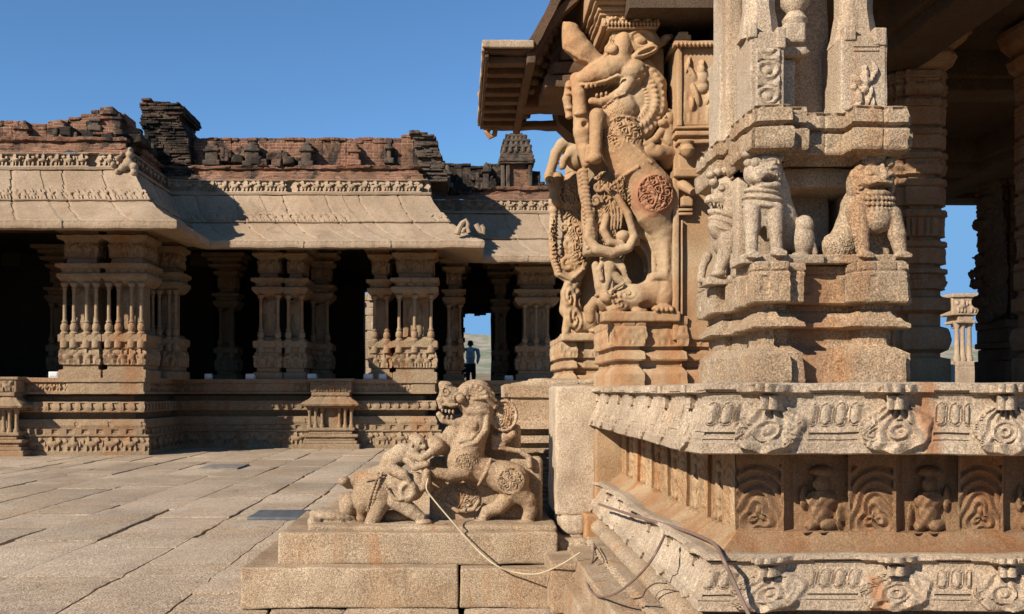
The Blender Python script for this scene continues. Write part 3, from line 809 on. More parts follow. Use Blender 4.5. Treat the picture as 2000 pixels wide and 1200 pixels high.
# ruined stepped end of the middle parapet
courses(mb := MB(), lambda y: np.interp(y, [255, 268, 300, 350], [798, 806, 812, 824]), lambda y: np.interp(y, [255, 262, 268, 290, 310, 350], [815, 846, 853, 857, 866, 876]), 256, 352, 23.45, lambda y: np.interp(y, [255, 275, 350], [-.15, -.05, .05]), seed=9)
mb.build('broken_corner', M['plaster'], hall)
# tiered roof turret
mb = MB(); D = 25.6; c = X(1010, D); s_ = D/F
yb = D+.55
for (hw, y0, y1) in ((33, 300, 310), (31, 292, 300), (27, 284, 293), (30, 279, 285), (24, 272, 280), (27, 267, 273), (20, 261, 268), (22, 257, 262), (13, 252, 258), (34, 313, 318), (36, 308, 314)):
    mb.box(c-hw*s_, c+hw*s_, yb-hw*s_, yb+hw*s_, Z(y1, D), Z(y0, D), res=.05, r=.025, amp=.018, ns=8, seed=hw)
for k in range(5):
    for (hw, y) in ((29, 289), (24, 276), (19, 265)):
        u = c+(-1+.5*k)*hw*s_*.85
        mb.lathe(u, yb-hw*s_, [(.05, Z(y+6, D)), (.07, Z(y+2, D)), (.05, Z(y-3, D)), (.01, Z(y-6, D))], seg=8)
tur = mb.build('turret', M['plaster'], hall, label='small dark tiered turret on the roof')
mb = MB(); mb.box(c-20*s_, c+24*s_, yb-22*s_, yb+.4, Z(366, D), Z(316, D), res=.1, r=.01, amp=.01)
mb.build('brick_panel', M['brick'], tur)
mb = MB()
for u in (-27, -17, 27):
    mb.box(c+(u-4)*s_, c+(u+4)*s_, yb-30*s_, yb+.4, Z(366, D), Z(316, D), res=.06, r=.03, amp=.015, seed=u+50)
mb.box(c-38*s_, c+42*s_, yb-34*s_, yb+.8, Z(378, D), Z(365, D), res=.06, r=.03, amp=.03)
mb.box(c-46*s_, c+50*s_, yb-36*s_, yb+.8, Z(388, D), Z(376, D), res=.06, r=.03, amp=.03)
mb.build('turret_post', M['plaster'], tur)
# rearing hook ornaments at the eave tip and sockets at the corners
mb = MB()
D = 21.85
def hook(mb, pts, D, r0=.07, r1=.04):
    n = len(pts); mb.tube([P(x, y, D) for x, y in pts], [r0+(r1-r0)*i/(n-1) for i in range(n)], 8)
hook(mb, [(893, 458), (897, 446), (903, 436), (910, 431), (914, 438), (912, 450)], D)
mb.build('eave_hook', M['far_roof'], hall); mb = MB()
hook(mb, [(930, 438), (934, 446), (938, 452), (944, 456), (944, 446), (940, 440)], D, .06, .05)
hook(mb, [(944, 472), (942, 480), (937, 486), (931, 484)], D, .045, .025)
mb.build('eave_hook', M['far_roof'], hall); mb = MB()
hook(mb, [(903, 455), (906, 448), (912, 446), (916, 455)], D, .05, .05)
mb.build('eave_hook', M['far_roof'], hall); mb = MB()
hook(mb, [(336, 436), (332, 442), (326, 446)], 19.3, .045, .02)
mb.build('eave_hook', M['far_roof'], hall)
mb = MB()   # seated figure at the cornice corner
sc = Sculpt(215, 280, 280, 350, -14, 14, 1.6)
for px, py, r in ((255, 293, 5), (254, 303, 8), (250, 318, 10), (262, 326, 8), (240, 328, 8), (232, 310, 6), (240, 302, 5), (230, 336, 6), (262, 338, 7), (222, 322, 6)):
    sc.ell((px, py, 0), (r, r, 8))
sc.mesh(mb, 20.35, .8)
mb.build('corner_figure', M['far_roof'], hall)

cw = MB(); rr = random.Random(4); z = -.05
while z < 5.6:
    h = rr.uniform(.28, .45); x = -5.6
    while x < -2.2:
        w = rr.uniform(.35, .9); cw.box(x, min(x+w, -2.2+rr.uniform(-.3, .2))+.01, 45.0+rr.uniform(-.08, .08), 45.9, z, z+h, res=.1, r=.03, amp=.03, ns=4, seed=int(z*50+x*9)); x += w
    z += h
cw.build('courtyard_wall', M['far_roof'], None, label='sunlit broken granite wall glimpsed through the hall left of the half lit pier', cat='wall')
# ---------------------------------------------------------------- the near pavilion: plinth
pav = empty('temple_pavilion', label='richly carved granite pavilion with rearing beast pillars and lion pier in the foreground', cat='temple pavilion')
XL, YF = .837, 3.5
NP = [(XL, 10.2), (XL, YF), (3.4, YF)]
LS = 10.2-YF
def kapota(zt, hgt, petals=(.30, .62), seed=0):
    """carved cornice: foliage medallions under twin knobs, lotus buds between them"""
    def hf(s, z, i):
        v = (zt-z)/hgt                                    # 0 at the top, 1 at the lower edge
        h = 0*s*z
        fr = (i == 1)
        q = s-LS
        cs = (.243, .690, 1.085, 1.50, 1.93) if fr else tuple(-.26-.44*k for k in range(14))
        near = np.full_like(h, 9.0)
        for k, c in enumerate(cs):
            a = (k*2+seed) % 5
            u = (q-c)/(.124+.008*math.sin(k*2.3+seed)); w = (v-.63)/.36
            neck = 1.0-.42*sstep(-.35, -1.0, w)
            r = np.sqrt((u/neck)**2+w*w)*(1+.045*np.sin(7*np.arctan2(w, u)+k))
            near = np.minimum(near, np.abs(q-c))
            if (np.abs(q-c) < .14).any():
                m = sstep(1.04, .94, r)
                # ribs falling like a fountain from the neck, round a small central arch
                cx = .12*math.sin(k*1.7+seed); ph = np.arctan2(u-cx*.5, w+1.15)
                rr_ = np.sqrt((u-cx)**2*1.2+(w-.12)**2)
                fount = np.sin(ph*(15+2*a)+1.2*np.sin(w*6+a)+.5*a)
                arch = np.sin(rr_*(19+2*a)+a)
                leaf = filigree(u*.9+.3*a, w*.9, 2.2+.3*a)
                side = sstep(.45, .7, np.abs(u-cx))
                if a in (1, 3): side = np.maximum(side, sstep(.05, .3, -w-.25))
                pat = np.where(rr_ < .42, arch, fount)*(1-side*.8) + side*.8*leaf + .5*fbm(s*60, z*60, 0, k, 2)
                h = h*(1-m) + m*(.026*sstep(1.5, -.6, -w+r*.0+0)+.004 + .0085*pat)
            kn = sstep(.040, .030, np.abs(q-c))*(v > .015)*(v < .38)
            h = np.maximum(h, kn*(.046+.016*np.sqrt(np.clip(1-(((np.abs(q-c)-.017)/.017)**2), 0, 1)) - .02*(np.abs(v-.17) < .018)))
            kn2 = sstep(.075, .055, np.abs(q-c))*(v > .03)*(v < .17)
            h = np.maximum(h, kn2*(.038+.014*fbm(s*40, z*40, 0, 3+k)))
        free = near > .135
        pu = np.mod(q+.01, .052)/.052-.5; pv = (v-petals[0]-.14)/.17
        b = np.clip(1-(pu/.47)**2-(np.clip(np.abs(pv), 0, 9))**4, 0, 1)
        h = h + free*(b > 0)*(.016*np.sqrt(b) - .009*((np.abs(np.sqrt(np.abs(1-b))-.72) < .09)))
        h = h - .012*free*((v > .105) & (v < .15))
        h = h - .014*free*((v > .70) & (v < .735)) - .006*free*((v > .80) & (v < .82))
        worn = .15*sstep(-.1, .35, fbm(s*1.7, z*2, 0, 61+seed, 2)) if not fr else sstep(-.9, -.2, fbm(s*1.7, z*2, 0, 61+seed, 2))
        return h*(.35+.65*worn) + .0022*fbm(s*55, z*55, 0, 4, 2)
    return hf
mb = MB()
mb.sweep(NP, [(-.5, 1.331), (-.04, 1.331), (-.028, 1.326), (-.026, 1.297), (-.05, 1.29), (-.054, 1.268), (-.050, 1.235), (-.040, 1.20), (-.026, 1.165), (-.014, 1.14), (-.010, 1.122), (-.002, 1.116), (.0, 1.08), (-.006, 1.075), (-.19, 1.078)],
         kapota(1.331, .256), res=.0045, pres=.0040, amp=.010, ns=3.2, seed=3)
mb.build('upper_cornice', M['near_grey'], pav)
# the frieze wall in the shade of the cornice
BL = [(1.0, 1.199), (1.432, 1.616), (1.84, 2.01), (2.26, 2.44), (2.68, 2.86), (3.1, 3.3)]
def wall_h(s, z, i):
    if i == 1:
        Xw = 1.024+(s-LS)/2.563*2.376; bl = BL
    else:
        Xw = LS-s; bl = [(.02+.42*k, .20+.42*k) for k in range(17)]
    h = 0*s*z; inb = 0*h
    for k, (a, b) in enumerate(bl):
        m = ((Xw > a) & (Xw < b))*(z > .775); inb = np.maximum(inb, m)
        if (Xw > a-.1).any() and (Xw < b+.1).any():
            c = (a+b)/2; u = (Xw-c)/((b-a)/2); w = (z-.865)/.1
            r = np.sqrt((u-(.3 if k % 2 else -.1))**2+(w+.3)**2)
            fr = (np.abs(u) > .86) | (z < .79) | (z > 1.03)
            h += m*(np.where(fr, .004, -.004+.0085*np.sin(r*17+2.5*np.sin(3*np.arctan2(w+.3, u)))))
            g0 = b; g1 = bl[k+1][0] if k+1 < len(bl) else b+.2
            gc = (g0+g1)/2
            e = lambda cx, cz, rx, rz: np.sqrt(np.clip(1-((Xw-gc-cx)/rx)**2-((z-cz)/rz)**2, 0, 1))
            q_ = (-1)**k; f = np.maximum.reduce([e(0, .895, .058, .042), e(0, .86, .042, .075)*.9, e(.0, .955, .030, .036)*.9, e(.0, 1.0, .05, .022)*.7, e(-.03, .80, .028, .026), e(.03, .80, .028, .026), e(.072*q_, .83, .014, .05)*.6, e(-.066*q_, .90, .016, .05)*.5, e(.0, .925, .03, .012)])
            gm = (Xw > g0) & (Xw < g1)
            h += gm*(.052*f + .006*f*np.sin(Xw*170+k)*np.sin(z*120))
    sc_ = 1.0 if i == 1 else .35
    h = h*sc_
    side_cut = np.where(inb > 0, 0, -.045*sc_)
    h += side_cut*(z > .78)
    return h + .0025*fbm(s*40, z*40, 0, 9, 2)
mb = MB()
WP = [(-.187, 1.09), (-.187, .781), (-.183, .776), (-.150, .748), (-.11, .722), (-.09, .712)]
mb.sweep(NP, WP, wall_h, res=.0055, pres=.0055, amp=.006, ns=4, seed=12, only=(1,))
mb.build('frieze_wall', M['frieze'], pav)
mb = MB(); mb.sweep(NP, WP, wall_h, res=.0055, pres=.0055, amp=.006, ns=4, seed=12, only=(0,))
mb.build('frieze_wall', M['near_orange'], pav, label='rust streaked side face of the frieze, coloured pale as sunlit')  # paler than the front, its sunlit tone put into the stone colour
mb = MB()
mb.sweep(NP, [(-.12, .719), (-.055, .722), (-.036, .716), (-.034, .700), (-.056, .692), (-.058, .672), (-.045, .640), (-.028, .605), (-.016, .582), (-.012, .572), (.0, .568), (.0, .530), (-.006, .526), (-.12, .528)],
         kapota(.722, .196, seed=1), res=.0045, pres=.0040, amp=.010, ns=3.2, seed=23)
mb.build('lower_cornice', M['near_grey'], pav)
def step_h(s, z, i):
    h = .003*fbm(s*40, z*40, 0, 9, 2) + 0*s*z
    h += ((z > .355) & (z < .388))*(.012*np.sin(s/.011+z*180))
    j = np.abs(np.mod(s+.2*np.sin(z*9), .93)-.4); h += (j < .004)*(-.012)
    return h
mb = MB()
cyl = [(-.055+.072*math.sin(a)+.0, .440+.052*math.cos(a)) for a in np.linspace(0, math.pi, 13)]
mb.sweep(NP, [(-.12, .53), (-.09, .50), (-.075, .495)] + cyl + [(-.03, .386), (.035, .384), (.05, .372), (.052, .360), (.04, .348), (.165, .335), (.172, .325), (.174, .205), (.168, .198), (.225, .188), (.235, .18), (.24, .105), (.24, -.05)],
         step_h, res=.02, pres=.008, amp=.010, ns=3, seed=29)
mb.build('base_moulding', M['near'], pav)
mb = MB()
mb.box(XL+.06, 7, YF+.06, 14, 1.10, 1.326, res=.6, r=0, amp=0)
mb.build('floor', M['near'], pav)

# ---------------------------------------------------------------- lion pier at the corner
LP = [(1.103, 4.64), (1.103, 4.30), (1.135, 4.30), (1.135, 4.06), (1.103, 4.06), (1.103, 3.75), (1.244, 3.75), (1.244, 3.785), (1.312, 3.785), (1.312, 3.865), (1.485, 3.865), (1.485, 3.77), (1.69, 3.77), (1.69, 3.815), (1.722, 3.815), (1.722, 4.64)]
def chip(a, sc_=14, seed=0):
    return lambda s, z, i: a*np.clip(fbm(s*sc_, z*sc_, seed, seed, 3)-.05, -1, .2) + .0016*fbm(s*60, z*60, 0, 4, 2)
def base_h(s, z, i):
    h = .010*np.clip(fbm(s*9, z*9, 1, 5, 3)-.05, -1, .15) + .002*fbm(s*60, z*60, 0, 4, 2)
    h = h + ((z > 1.755) & (z < 1.762))*(-.006) + (np.mod(s, .078) < .005)*(z > 1.76)*(-.006)*(z < 1.79)
    h = h + ((np.abs(np.mod(s, .155)-.07) < .016) & (z > 1.675) & (z < 1.735))*(-.007)
    return h
mb = MB()
mb.sweep(LP, [(-.06, 1.792), (-.01, 1.794), (0, 1.788), (0, 1.640), (-.006, 1.634), (-.05, 1.632), (-.052, 1.612), (-.046, 1.606), (-.038, 1.590), (-.018, 1.568), (-.002, 1.560), (0, 1.545), (-.005, 1.540), (-.052, 1.536), (-.055, 1.482),
              (-.05, 1.474), (-.016, 1.450), (-.004, 1.442), (.0, 1.34), (-.004, 1.324)], base_h, res=.008, pres=.008, amp=.009, ns=5.5, seed=41)
for bb in ((1.15, 1.45, 4.1, 4.6), (1.15, 1.29, 3.8, 4.2), (1.25, 1.68, 3.92, 4.6), (1.52, 1.66, 3.82, 4.6)):
    mb.box(*bb, 1.70, 1.789-.001*bb[0], res=.1, r=0, amp=0)
lion_pier = mb.build('lion_pier', M['near'], pav, label='square corner pier standing on three seated lions')
def slab_h(s, z, i):
    h = .014*np.clip(fbm(s*10, z*10, 3, 15, 3)-.05, -1, .15) + .002*fbm(s*60, z*60, 0, 4, 2)
    return h + ((z > 2.372) & (z < 2.376))*(-.01)*(np.mod(s, .07) > .02) + (np.mod(s+.02, .14) < .006)*(-.006)
mb = MB()
mb.sweep(LP, [(-.06, 2.384), (-.012, 2.386), (0, 2.38), (.002, 2.322), (-.008, 2.316), (-.022, 2.313), (-.022, 2.305), (.002, 2.299), (.007, 2.293), (.007, 2.228), (.002, 2.219), (-.03, 2.214), (-.05, 2.205), (-.058, 2.19)], slab_h, res=.008, pres=.008, amp=.008, ns=5.5, seed=47)
for bb in ((1.15, 1.45, 4.1, 4.6), (1.15, 1.29, 3.8, 4.2), (1.25, 1.68, 3.92, 4.6), (1.52, 1.66, 3.82, 4.6)):
    mb.box(*bb, 2.201+.002*bb[0], 2.382-.001*bb[0], res=.1, r=0, amp=0)
mb.build('abacus', M['near'], lion_pier)
mb = MB()
mb.box(1.27, 1.56, 4.22, 4.62, 1.78, 2.2, res=.04, r=.01, amp=.006)
mb.box(1.60, 1.70, 4.12, 4.62, 1.78, 2.2, res=.04, r=.012, amp=.004)
mb.box(1.155, 1.30, 4.16, 4.62, 1.78, 2.2, res=.04, r=.012, amp=.004)
mb.box(1.31, 1.47, 3.92, 4.3, 1.79, 1.87, res=.02, r=.01, amp=.006)
mb.box(1.30, 1.62, 4.0, 4.62, 2.12, 2.2, res=.04, r=.01, amp=.006)
mb.build('core', M['near_grey'], lion_pier)
def panel_box(mb, x0, x1, y0, y1, z0, z1, fn=None, amp=.008, res=.006, r=.006):
    mb.box(x0, x1, y0, y1, z0, z1, res=.02, r=r, amp=.003, seed=int(x0*100))
    if fn is not None:
        xs = np.arange(x0+.012, x1-.011, res); zs = np.arange(z0+.012, z1-.011, res)
        u = (xs-(x0+x1)/2)/((x1-x0)/2); v = (zs-z0)/(z1-z0)
        G = np.zeros((len(xs), len(zs), 3)); G[..., 0] = xs[:, None]; G[..., 2] = zs[None, :]
        h = fn(u[:, None], v[None, :])
        G[..., 1] = y0-.0035-amp*h*(np.abs(u[:, None]) < .95)
        mb.grid(G)
def creeper(u, v):
    return np.where((np.abs(u) < .72) & (v > .04) & (v < .78), .55+.45*np.sin(np.sqrt((u*1.1)**2+(np.mod(v*3.1, 1)-.5)**2*4)*13+np.sin(v*19)*2), 0)
def dancer(u, v):
    def e(cx, cy, rx, ry, a=0):
        ca, sa = math.cos(a), math.sin(a); p = (u-cx)*ca+(v-cy)*2.2*sa; q = -(u-cx)*sa+(v-cy)*2.2*ca
        return np.sqrt(np.clip(1-(p/rx)**2-(q/ry)**2, 0, 1))
    parts = [e(.02, .50, .13, .13), e(.0, .40, .20, .22, .3), e(-.02, .30, .20, .14), e(.2, .22, .10, .30, -.4), e(-.25, .22, .11, .28, .5), e(.33, .12, .09, .18), e(-.3, .08, .14, .10),
             e(.32, .46, .08, .26, -.7), e(.45, .56, .07, .2, .3), e(-.3, .42, .08, .22, .9), e(-.45, .33, .1, .1), e(.0, .57, .09, .1)]
    return np.maximum.reduce(parts)*2.2
D = 3.8
mb = MB()
# rear-left, front-left, right shafts with their carved feet
mb.box(1.15, 1.28, 4.42, 4.62, 2.38, 2.80, res=.02, r=.008, amp=.004); mb.box(1.165, 1.265, 4.44, 4.6, 2.80, 3.3, res=.03, r=.012, amp=.004)
mb.box(1.16, 1.24, 4.36, 4.45, 2.38, 3.3, res=.03, r=.02, amp=.003)
panel_box(mb, 1.115, 1.245, 3.83, 4.03, 2.38, 2.685, creeper, .010)
mb.box(1.105, 1.140, 3.82, 3.86, 2.66, 2.72, res=.01, r=.006, amp=.003); mb.box(1.215, 1.25, 3.82, 3.86, 2.62, 2.70, res=.01, r=.006, amp=.003)
mb.lathe(1.175, 3.93, [(.085, 2.68), (.075, 2.72), (.072, 2.75), (.062, 2.80), (.062, 3.3)], seg=8, sq=0, rot=.39)
mb.build('shaft', M['near_grey'], lion_pier)
mb = MB()
panel_box(mb, 1.475, 1.655, 3.86, 4.08, 2.38, 2.68, dancer, .009)
mb.box(1.485, 1.53, 3.85, 3.9, 2.66, 2.72, res=.01, r=.006, amp=.003); mb.box(1.60, 1.65, 3.85, 3.9, 2.64, 2.71, res=.01, r=.006, amp=.003)
mb.box(1.52, 1.62, 3.852, 3.88, 2.618, 2.626, res=.01, r=.003, amp=.001); mb.box(1.52, 1.62, 3.852, 3.88, 2.635, 2.641, res=.01, r=.003, amp=.001)
mb.lathe(1.565, 3.97, [(.10, 2.67), (.088, 2.71), (.072, 2.80), (.072, 3.3)], seg=8, rot=.39)
for k in range(9):
    mb.lathe(1.66, 3.95, [(.012, 2.40+k*.035), (.028, 2.415+k*.035), (.012, 2.433+k*.035)], seg=10)
mb.build('shaft', M['near_grey'], lion_pier)
mb = MB()
mb.box(1.24, 1.50, 4.06, 4.6, 2.38, 3.3, res=.03, r=.01, amp=.008)
mb.box(1.255, 1.325, 3.93, 4.3, 2.36, 2.62, res=.012, r=.012, amp=.008, ns=14); mb.box(1.255, 1.36, 3.90, 4.3, 2.62, 2.67, res=.012, r=.012, amp=.006, ns=14)
mb.box(1.26, 1.345, 3.88, 4.3, 2.66, 2.74, res=.012, r=.012, amp=.008, ns=14)
mb.lathe(1.315, 3.92, [(.01, 2.72), (.042, 2.735), (.05, 2.76), (.03, 2.79), (.055, 2.82), (.06, 2.9), (.045, 3.3)], seg=16)
mb.build('centre_shaft', M['near_grey'], lion_pier)
# top bracket, above the picture
mb = MB()
mb.box(1.10, 1.70, 3.84, 4.62, 3.22, 3.34, res=.06, r=.015, amp=.008)
mb.build('bracket', M['near'], lion_pier)

def curls(sc, pts, r, d, rad=2.6):
    for i, (x, y) in enumerate(pts): sc.spiral((x, y, d), r, 1.3, rad, start=40*i, dirn=1 if i % 2 else -1, n=14)
# lion at the front left corner
def lion_b():
    s = Sculpt(1430, 1625, 285, 520, -48, 62, 1.7)
    s.ell((1488, 402, -2), (37, 46, 30)); s.ell((1487, 440, -2), (36, 34, 26)); s.chain([(1500, 330, 12), (1512, 370, 22), (1528, 420, 28), (1556, 462, 34)], [30, 34, 34, 30], 12)
    s.ell((1487, 340, -6), (36, 32, 30), k=8)                                   # skull
    s.ell((1480, 352, -26), (26, 15, 18), k=5); s.ell((1476, 346, -40), (12, 8, 7), k=4)   # muzzle, nose
    s.ell((1492, 318, -20), (30, 10, 16), k=5)
    s.ell((1493, 368, -22), (26, 10, 18), k=4)
    s.ell((1495, 357, -44), (20, 7.5, 26), ang=10, k=1.5, sub=True)                # open mouth
    for i in range(5): s.cap((1474+8*i, 353-i, -36), (1475+8*i, 358-i, -36), 2.2, 1, 1)
    for x in (1467, 1501): s.ell((x, 326, -28), (7.5, 6.5, 7), k=2); s.spiral((x, 326, -31), 11, .9, 2.2, n=12)
    for x, y in ((1455, 305), (1458, 322), (1516, 312), (1513, 300), (1486, 305), (1470, 303), (1500, 302)): s.ell((x, y, -14), (10, 8, 10), k=3)
    s.cap((1505, 306, -20), (1526, 298, -16), 6, 3, 3); s.chain([(1462, 340, -26), (1474, 334, -34), (1486, 340, -36)], [3, 3.5, 3], 1.2); s.chain([(1492, 338, -36), (1506, 334, -30), (1518, 342, -20)], [3, 3.5, 3], 1.2)
    for i in range(6): s.chain([(1520-i, 322+9*i, -14), (1515, 328+9*i, -22), (1508, 330+9*i, -24)], [2.5, 3, 2], 1)
    s.chain([(1462, 350, -34), (1476, 343, -46), (1500, 350, -40)], [3, 3.4, 3], 1.2)
    s.ell((1522, 345, -4), (9, 12, 12), k=4)
    for y, w, q in ((378, 37, -7), (392, 41, -7), (407, 41, -7)):               # plain folded collars
        s.ell((1488, y, -5), (w, 9.5, w-7), ang=q, k=1.2)
    for x, x2, yy in ((1462, 1461, 503), (1507, 1510, 499)):
        s.chain([(x, 415, -20), (x, 455, -24), (x2, 492, -24)], [17, 13, 11.5], 4)
        s.ell((x2-1, yy, -32), (15, 9, 17), k=3)
        for t in (-8, -2, 4, 9): s.ell((x2+t, yy+2, -46), (3.6, 5, 5), k=1.5)
    s.ell((1485, 480, -16), (11, 34, 50), k=3, sub=True)
    s.ell((1570, 468, 8), (23, 35, 22), k=4); s.ell((1572, 440, 4), (18, 20, 18), k=4); s.ell((1560, 502, -4), (20, 9, 18), k=3)
    s.cap((1588, 478, 0), (1592, 496, 0), 5, 5, 3)
    s.box((1520, 510, 14), (80, 9, 44), r=3)
    return s
# lion at the front right corner
def lion_c():
    s = Sculpt(1590, 1770, 285, 520, -48, 62, 1.7)
    s.ell((1696, 350, -4), (37, 33, 30), k=6)
    s.ell((1703, 362, -26), (30, 13, 16), k=5); s.ell((1702, 384, -18), (30, 10, 20), k=4)
    s.ell((1704, 373, -40), (26, 5.5, 24), ang=4, k=1.2, sub=True)
    s.ell((1712, 354, -38), (9, 7, 8), k=3)
    for x, y, r in ((1690, 321, 14), (1710, 317, 9), (1728, 324, 12), (1674, 334, 9), (1700, 334, 8), (1720, 338, 8)): s.ell((x, y, -18), (r, r*.9, r), k=2.5)
    s.cap((1711, 330, -28), (1713, 350, -36), 4.5, 6, 1.5); s.chain([(1674, 352, -26), (1690, 346, -34), (1708, 352, -36)], [3, 3.5, 3], 1.2); s.chain([(1716, 352, -36), (1728, 346, -32), (1738, 352, -24)], [3, 3.5, 3], 1.2); s.chain([(1682, 366, -34), (1700, 362, -46), (1724, 366, -40)], [3, 3.5, 3], 1.2); s.spiral((1662, 356, -14), 9, 1.1, 2.4, n=12); s.ell((1666, 345, -10), (11, 13, 12), k=4)
    for x in (1686, 1724): s.ell((x, 346, -30), (6.5, 5.5, 6), k=2)
    s.chain([(1692, 370, 12), (1682, 400, 16), (1674, 440, 22), (1656, 466, 30)], [28, 31, 32, 27], 10)
    s.ell((1702, 400, -6), (36, 34, 28), k=8); s.ell((1704, 430, -16), (31, 30, 26), k=4)
    for j, y in enumerate((390, 400, 411)):
        for i in range(12):
            a = -1.25+2.5*i/11
            s.ell((1703+37*math.sin(a), y+5*math.cos(a), -6-31*math.cos(a)), (3.8, 5, 4), ang=25, k=1)
    s.chain([(1703+38*math.sin(a), 418+5*math.cos(a), -5-32*math.cos(a)) for a in np.linspace(-1.3, 1.3, 12)], [2.8]*12, 1)
    for pts in (((1668, 415), (1672, 455), (1676, 492)), ((1733, 425), (1742, 462), (1748, 492))):
        s.chain([(pts[0][0], pts[0][1], -14), (pts[1][0], pts[1][1], -22), (pts[2][0], pts[2][1], -22)], [21, 16, 12.5], 5)
        s.ell((pts[2][0]+1, 503, -30), (15, 8, 17), k=3)
        for t in (-8, -2, 4, 9): s.ell((pts[2][0]+t+1, 505, -45), (3.4, 4.5, 5), k=1.5)
    s.ell((1709, 484, -14), (21, 24, 60), k=3, sub=True)
    s.box((1705, 480, 24), (36, 40, 18), r=4)
    s.ell((1640, 482, 14), (34, 30, 26), k=5); s.box((1650, 510, 14), (88, 9, 44), r=3)
    s.relief((1640, 482, -6), (30, 26, 40), filigree, 1.4)
    s.ell((1668, 362, 0), (14, 28, 20), k=3); s.ell((1736, 366, 0), (9, 24, 18), k=3)
    for i in range(6): s.chain([(1660+1.5*i, 345+8*i, -14), (1668+i, 349+8*i, -20), (1676, 347+8*i, -22)], [2.4, 2.8, 2], 1)
    return s
# lion at the rear left
def lion_a():
    s = Sculpt(1350, 1470, 315, 560, -40, 55, 1.7)
    s.ell((1420, 372, 0), (30, 30, 26), k=6); s.ell((1396, 394, -8), (22, 12, 17), ang=-12, k=5); s.ell((1382, 394, -12), (9, 8, 11), k=3)
    s.ell((1400, 420, -6), (20, 8, 15), ang=-20, k=4)
    s.ell((1390, 409, -14), (19, 8, 34), ang=-14, k=1.5, sub=True)
    for i in range(4): s.cap((1382+7*i, 402+i, -22), (1382+7*i, 407+i, -22), 2, 1, 1)
    s.ell((1404, 372, -22), (7, 6, 6), k=2); s.spiral((1404, 372, -25), 10, .9, 2, n=12)
    for x, y in ((1384, 345), (1398, 340), (1412, 338), (1428, 352), (1436, 365), (1390, 360)): s.ell((x, y, -14), (9, 8, 10), k=3)
    s.spiral((1430, 380, -22), 12, 1.2, 2.5, n=14)
    s.chain([(1425, 385, 6), (1425, 430, 8), (1428, 470, 12)], [30, 33, 34], 10); s.ell((1412, 442, -4), (30, 30, 26), k=6)
    for y in (425, 440, 455):
        s.ell((1416, y, -2), (37, 9, 32), ang=-22, k=1.2)
    s.chain([(1420, 470, -14), (1412, 500, -18), (1400, 528, -20)], [22, 15, 12], 5); s.ell((1396, 538, -24), (15, 8, 15), k=3)
    s.chain([(1446, 480, -6), (1450, 510, -10), (1444, 535, -12)], [18, 14, 12], 5)
    s.cap((1426, 505, -30), (1424, 518, -30), 7, 6, 2)
    s.chain([(1385, 500, 14), (1376, 520, 14), (1372, 545, 12)], [10, 8, 8], 4)
    s.box((1420, 552, 10), (46, 8, 38), r=3)
    return s
for fn, D0, nm, mt_, lb in ((lion_b, 3.86, 'seated_lion', 'near_grey', 'seated lion with plain collars at the front left corner'), (lion_c, 3.88, 'seated_lion', 'near', 'seated lion with knobbed brow and rope collar at the front right'), (lion_a, 4.3, 'seated_lion', 'near_grey', 'open mouthed lion at the rear left corner')):
    mb = MB(); fn().mesh(mb, D0, .75, seed=int(D0*7)); mb.build(nm, M[mt_], lion_pier, label=lb)

# ---------------------------------------------------------------- beast pillars
def pillar_base(path, zt, zb, mat, seed, name='pillar_base', parent=None):
    H = zt-zb; f = lambda q: zt-H*q
    mb = MB()
    def hf(s, z, i):
        h = .008*np.clip(fbm(s*9, z*9, seed, 5, 3)-.05, -1, .15) + .002*fbm(s*50, z*50, 0, 4, 2)
        v = (zt-z)/H
        h = h + (np.mod(s, .085) < .007)*(v < .12)*(-.008) + ((v > .12) & (v < .14))*(-.006)
        h = h + .008*((v > .16) & (v < .4))*blobs(s, z, .13, f(.4), f(.16), seed)
        return h
    mb.sweep(path, [(-.02, zt-.001), (-.01, zt), (0, zt-.006), (0, f(.42)), (-.025, f(.43)), (-.028, f(.47)), (-.005, f(.50)), (0, f(.60)), (-.006, f(.62)), (-.03, f(.63)), (-.034, f(.70)), (-.01, f(.76)), (-.002, f(.8)), (0, f(1))], hf, res=.010, pres=.010, amp=.008, ns=5, seed=seed)
    mb.box(path[1][0]+.015, path[-2][0]-.013, path[1][1]+.07, path[0][1], zt-.03, zt-.004, res=.1, r=0, amp=0)
    return mb.build(name, M[mat], parent)
yp = empty('beast_pillar', parent=pav, label='pillar carved as a horned rearing beast with a small rider')
pillar_base([(X(1200, 5.8), 6.7), (X(1200, 5.8), 5.8), (X(1262, 5.8), 5.8), (X(1262, 5.8), 5.84), (X(1325, 5.8), 5.84), (X(1325, 5.8), 5.81), (X(1345, 5.8), 5.81), (X(1345, 5.8), 5.86), (X(1460, 5.8), 5.86), (X(1460, 5.8), 6.7)],
            Z(618, 5.8), 1.32, 'yali', 51, parent=yp)
mb = MB()
D = 5.82
mb.box(X(1200, 6.12), X(1318, 6.12), 6.12, 6.8, 1.6, 3.45, res=.04, r=.01, amp=.008)
mb.box(X(1318, D), X(1460, D), D+.02, 6.8, 1.6, 3.16, res=.03, r=.01, amp=.005)
mb.box(X(1314, D)-.0, X(1326, D), D-.012, 6.3, 1.6, 2.55, res=.03, r=.008, amp=.004)
mb.box(X(1330, D), X(1333, D), D-.012, 6.1, 1.7, 2.3, res=.03, r=.003, amp=.002)
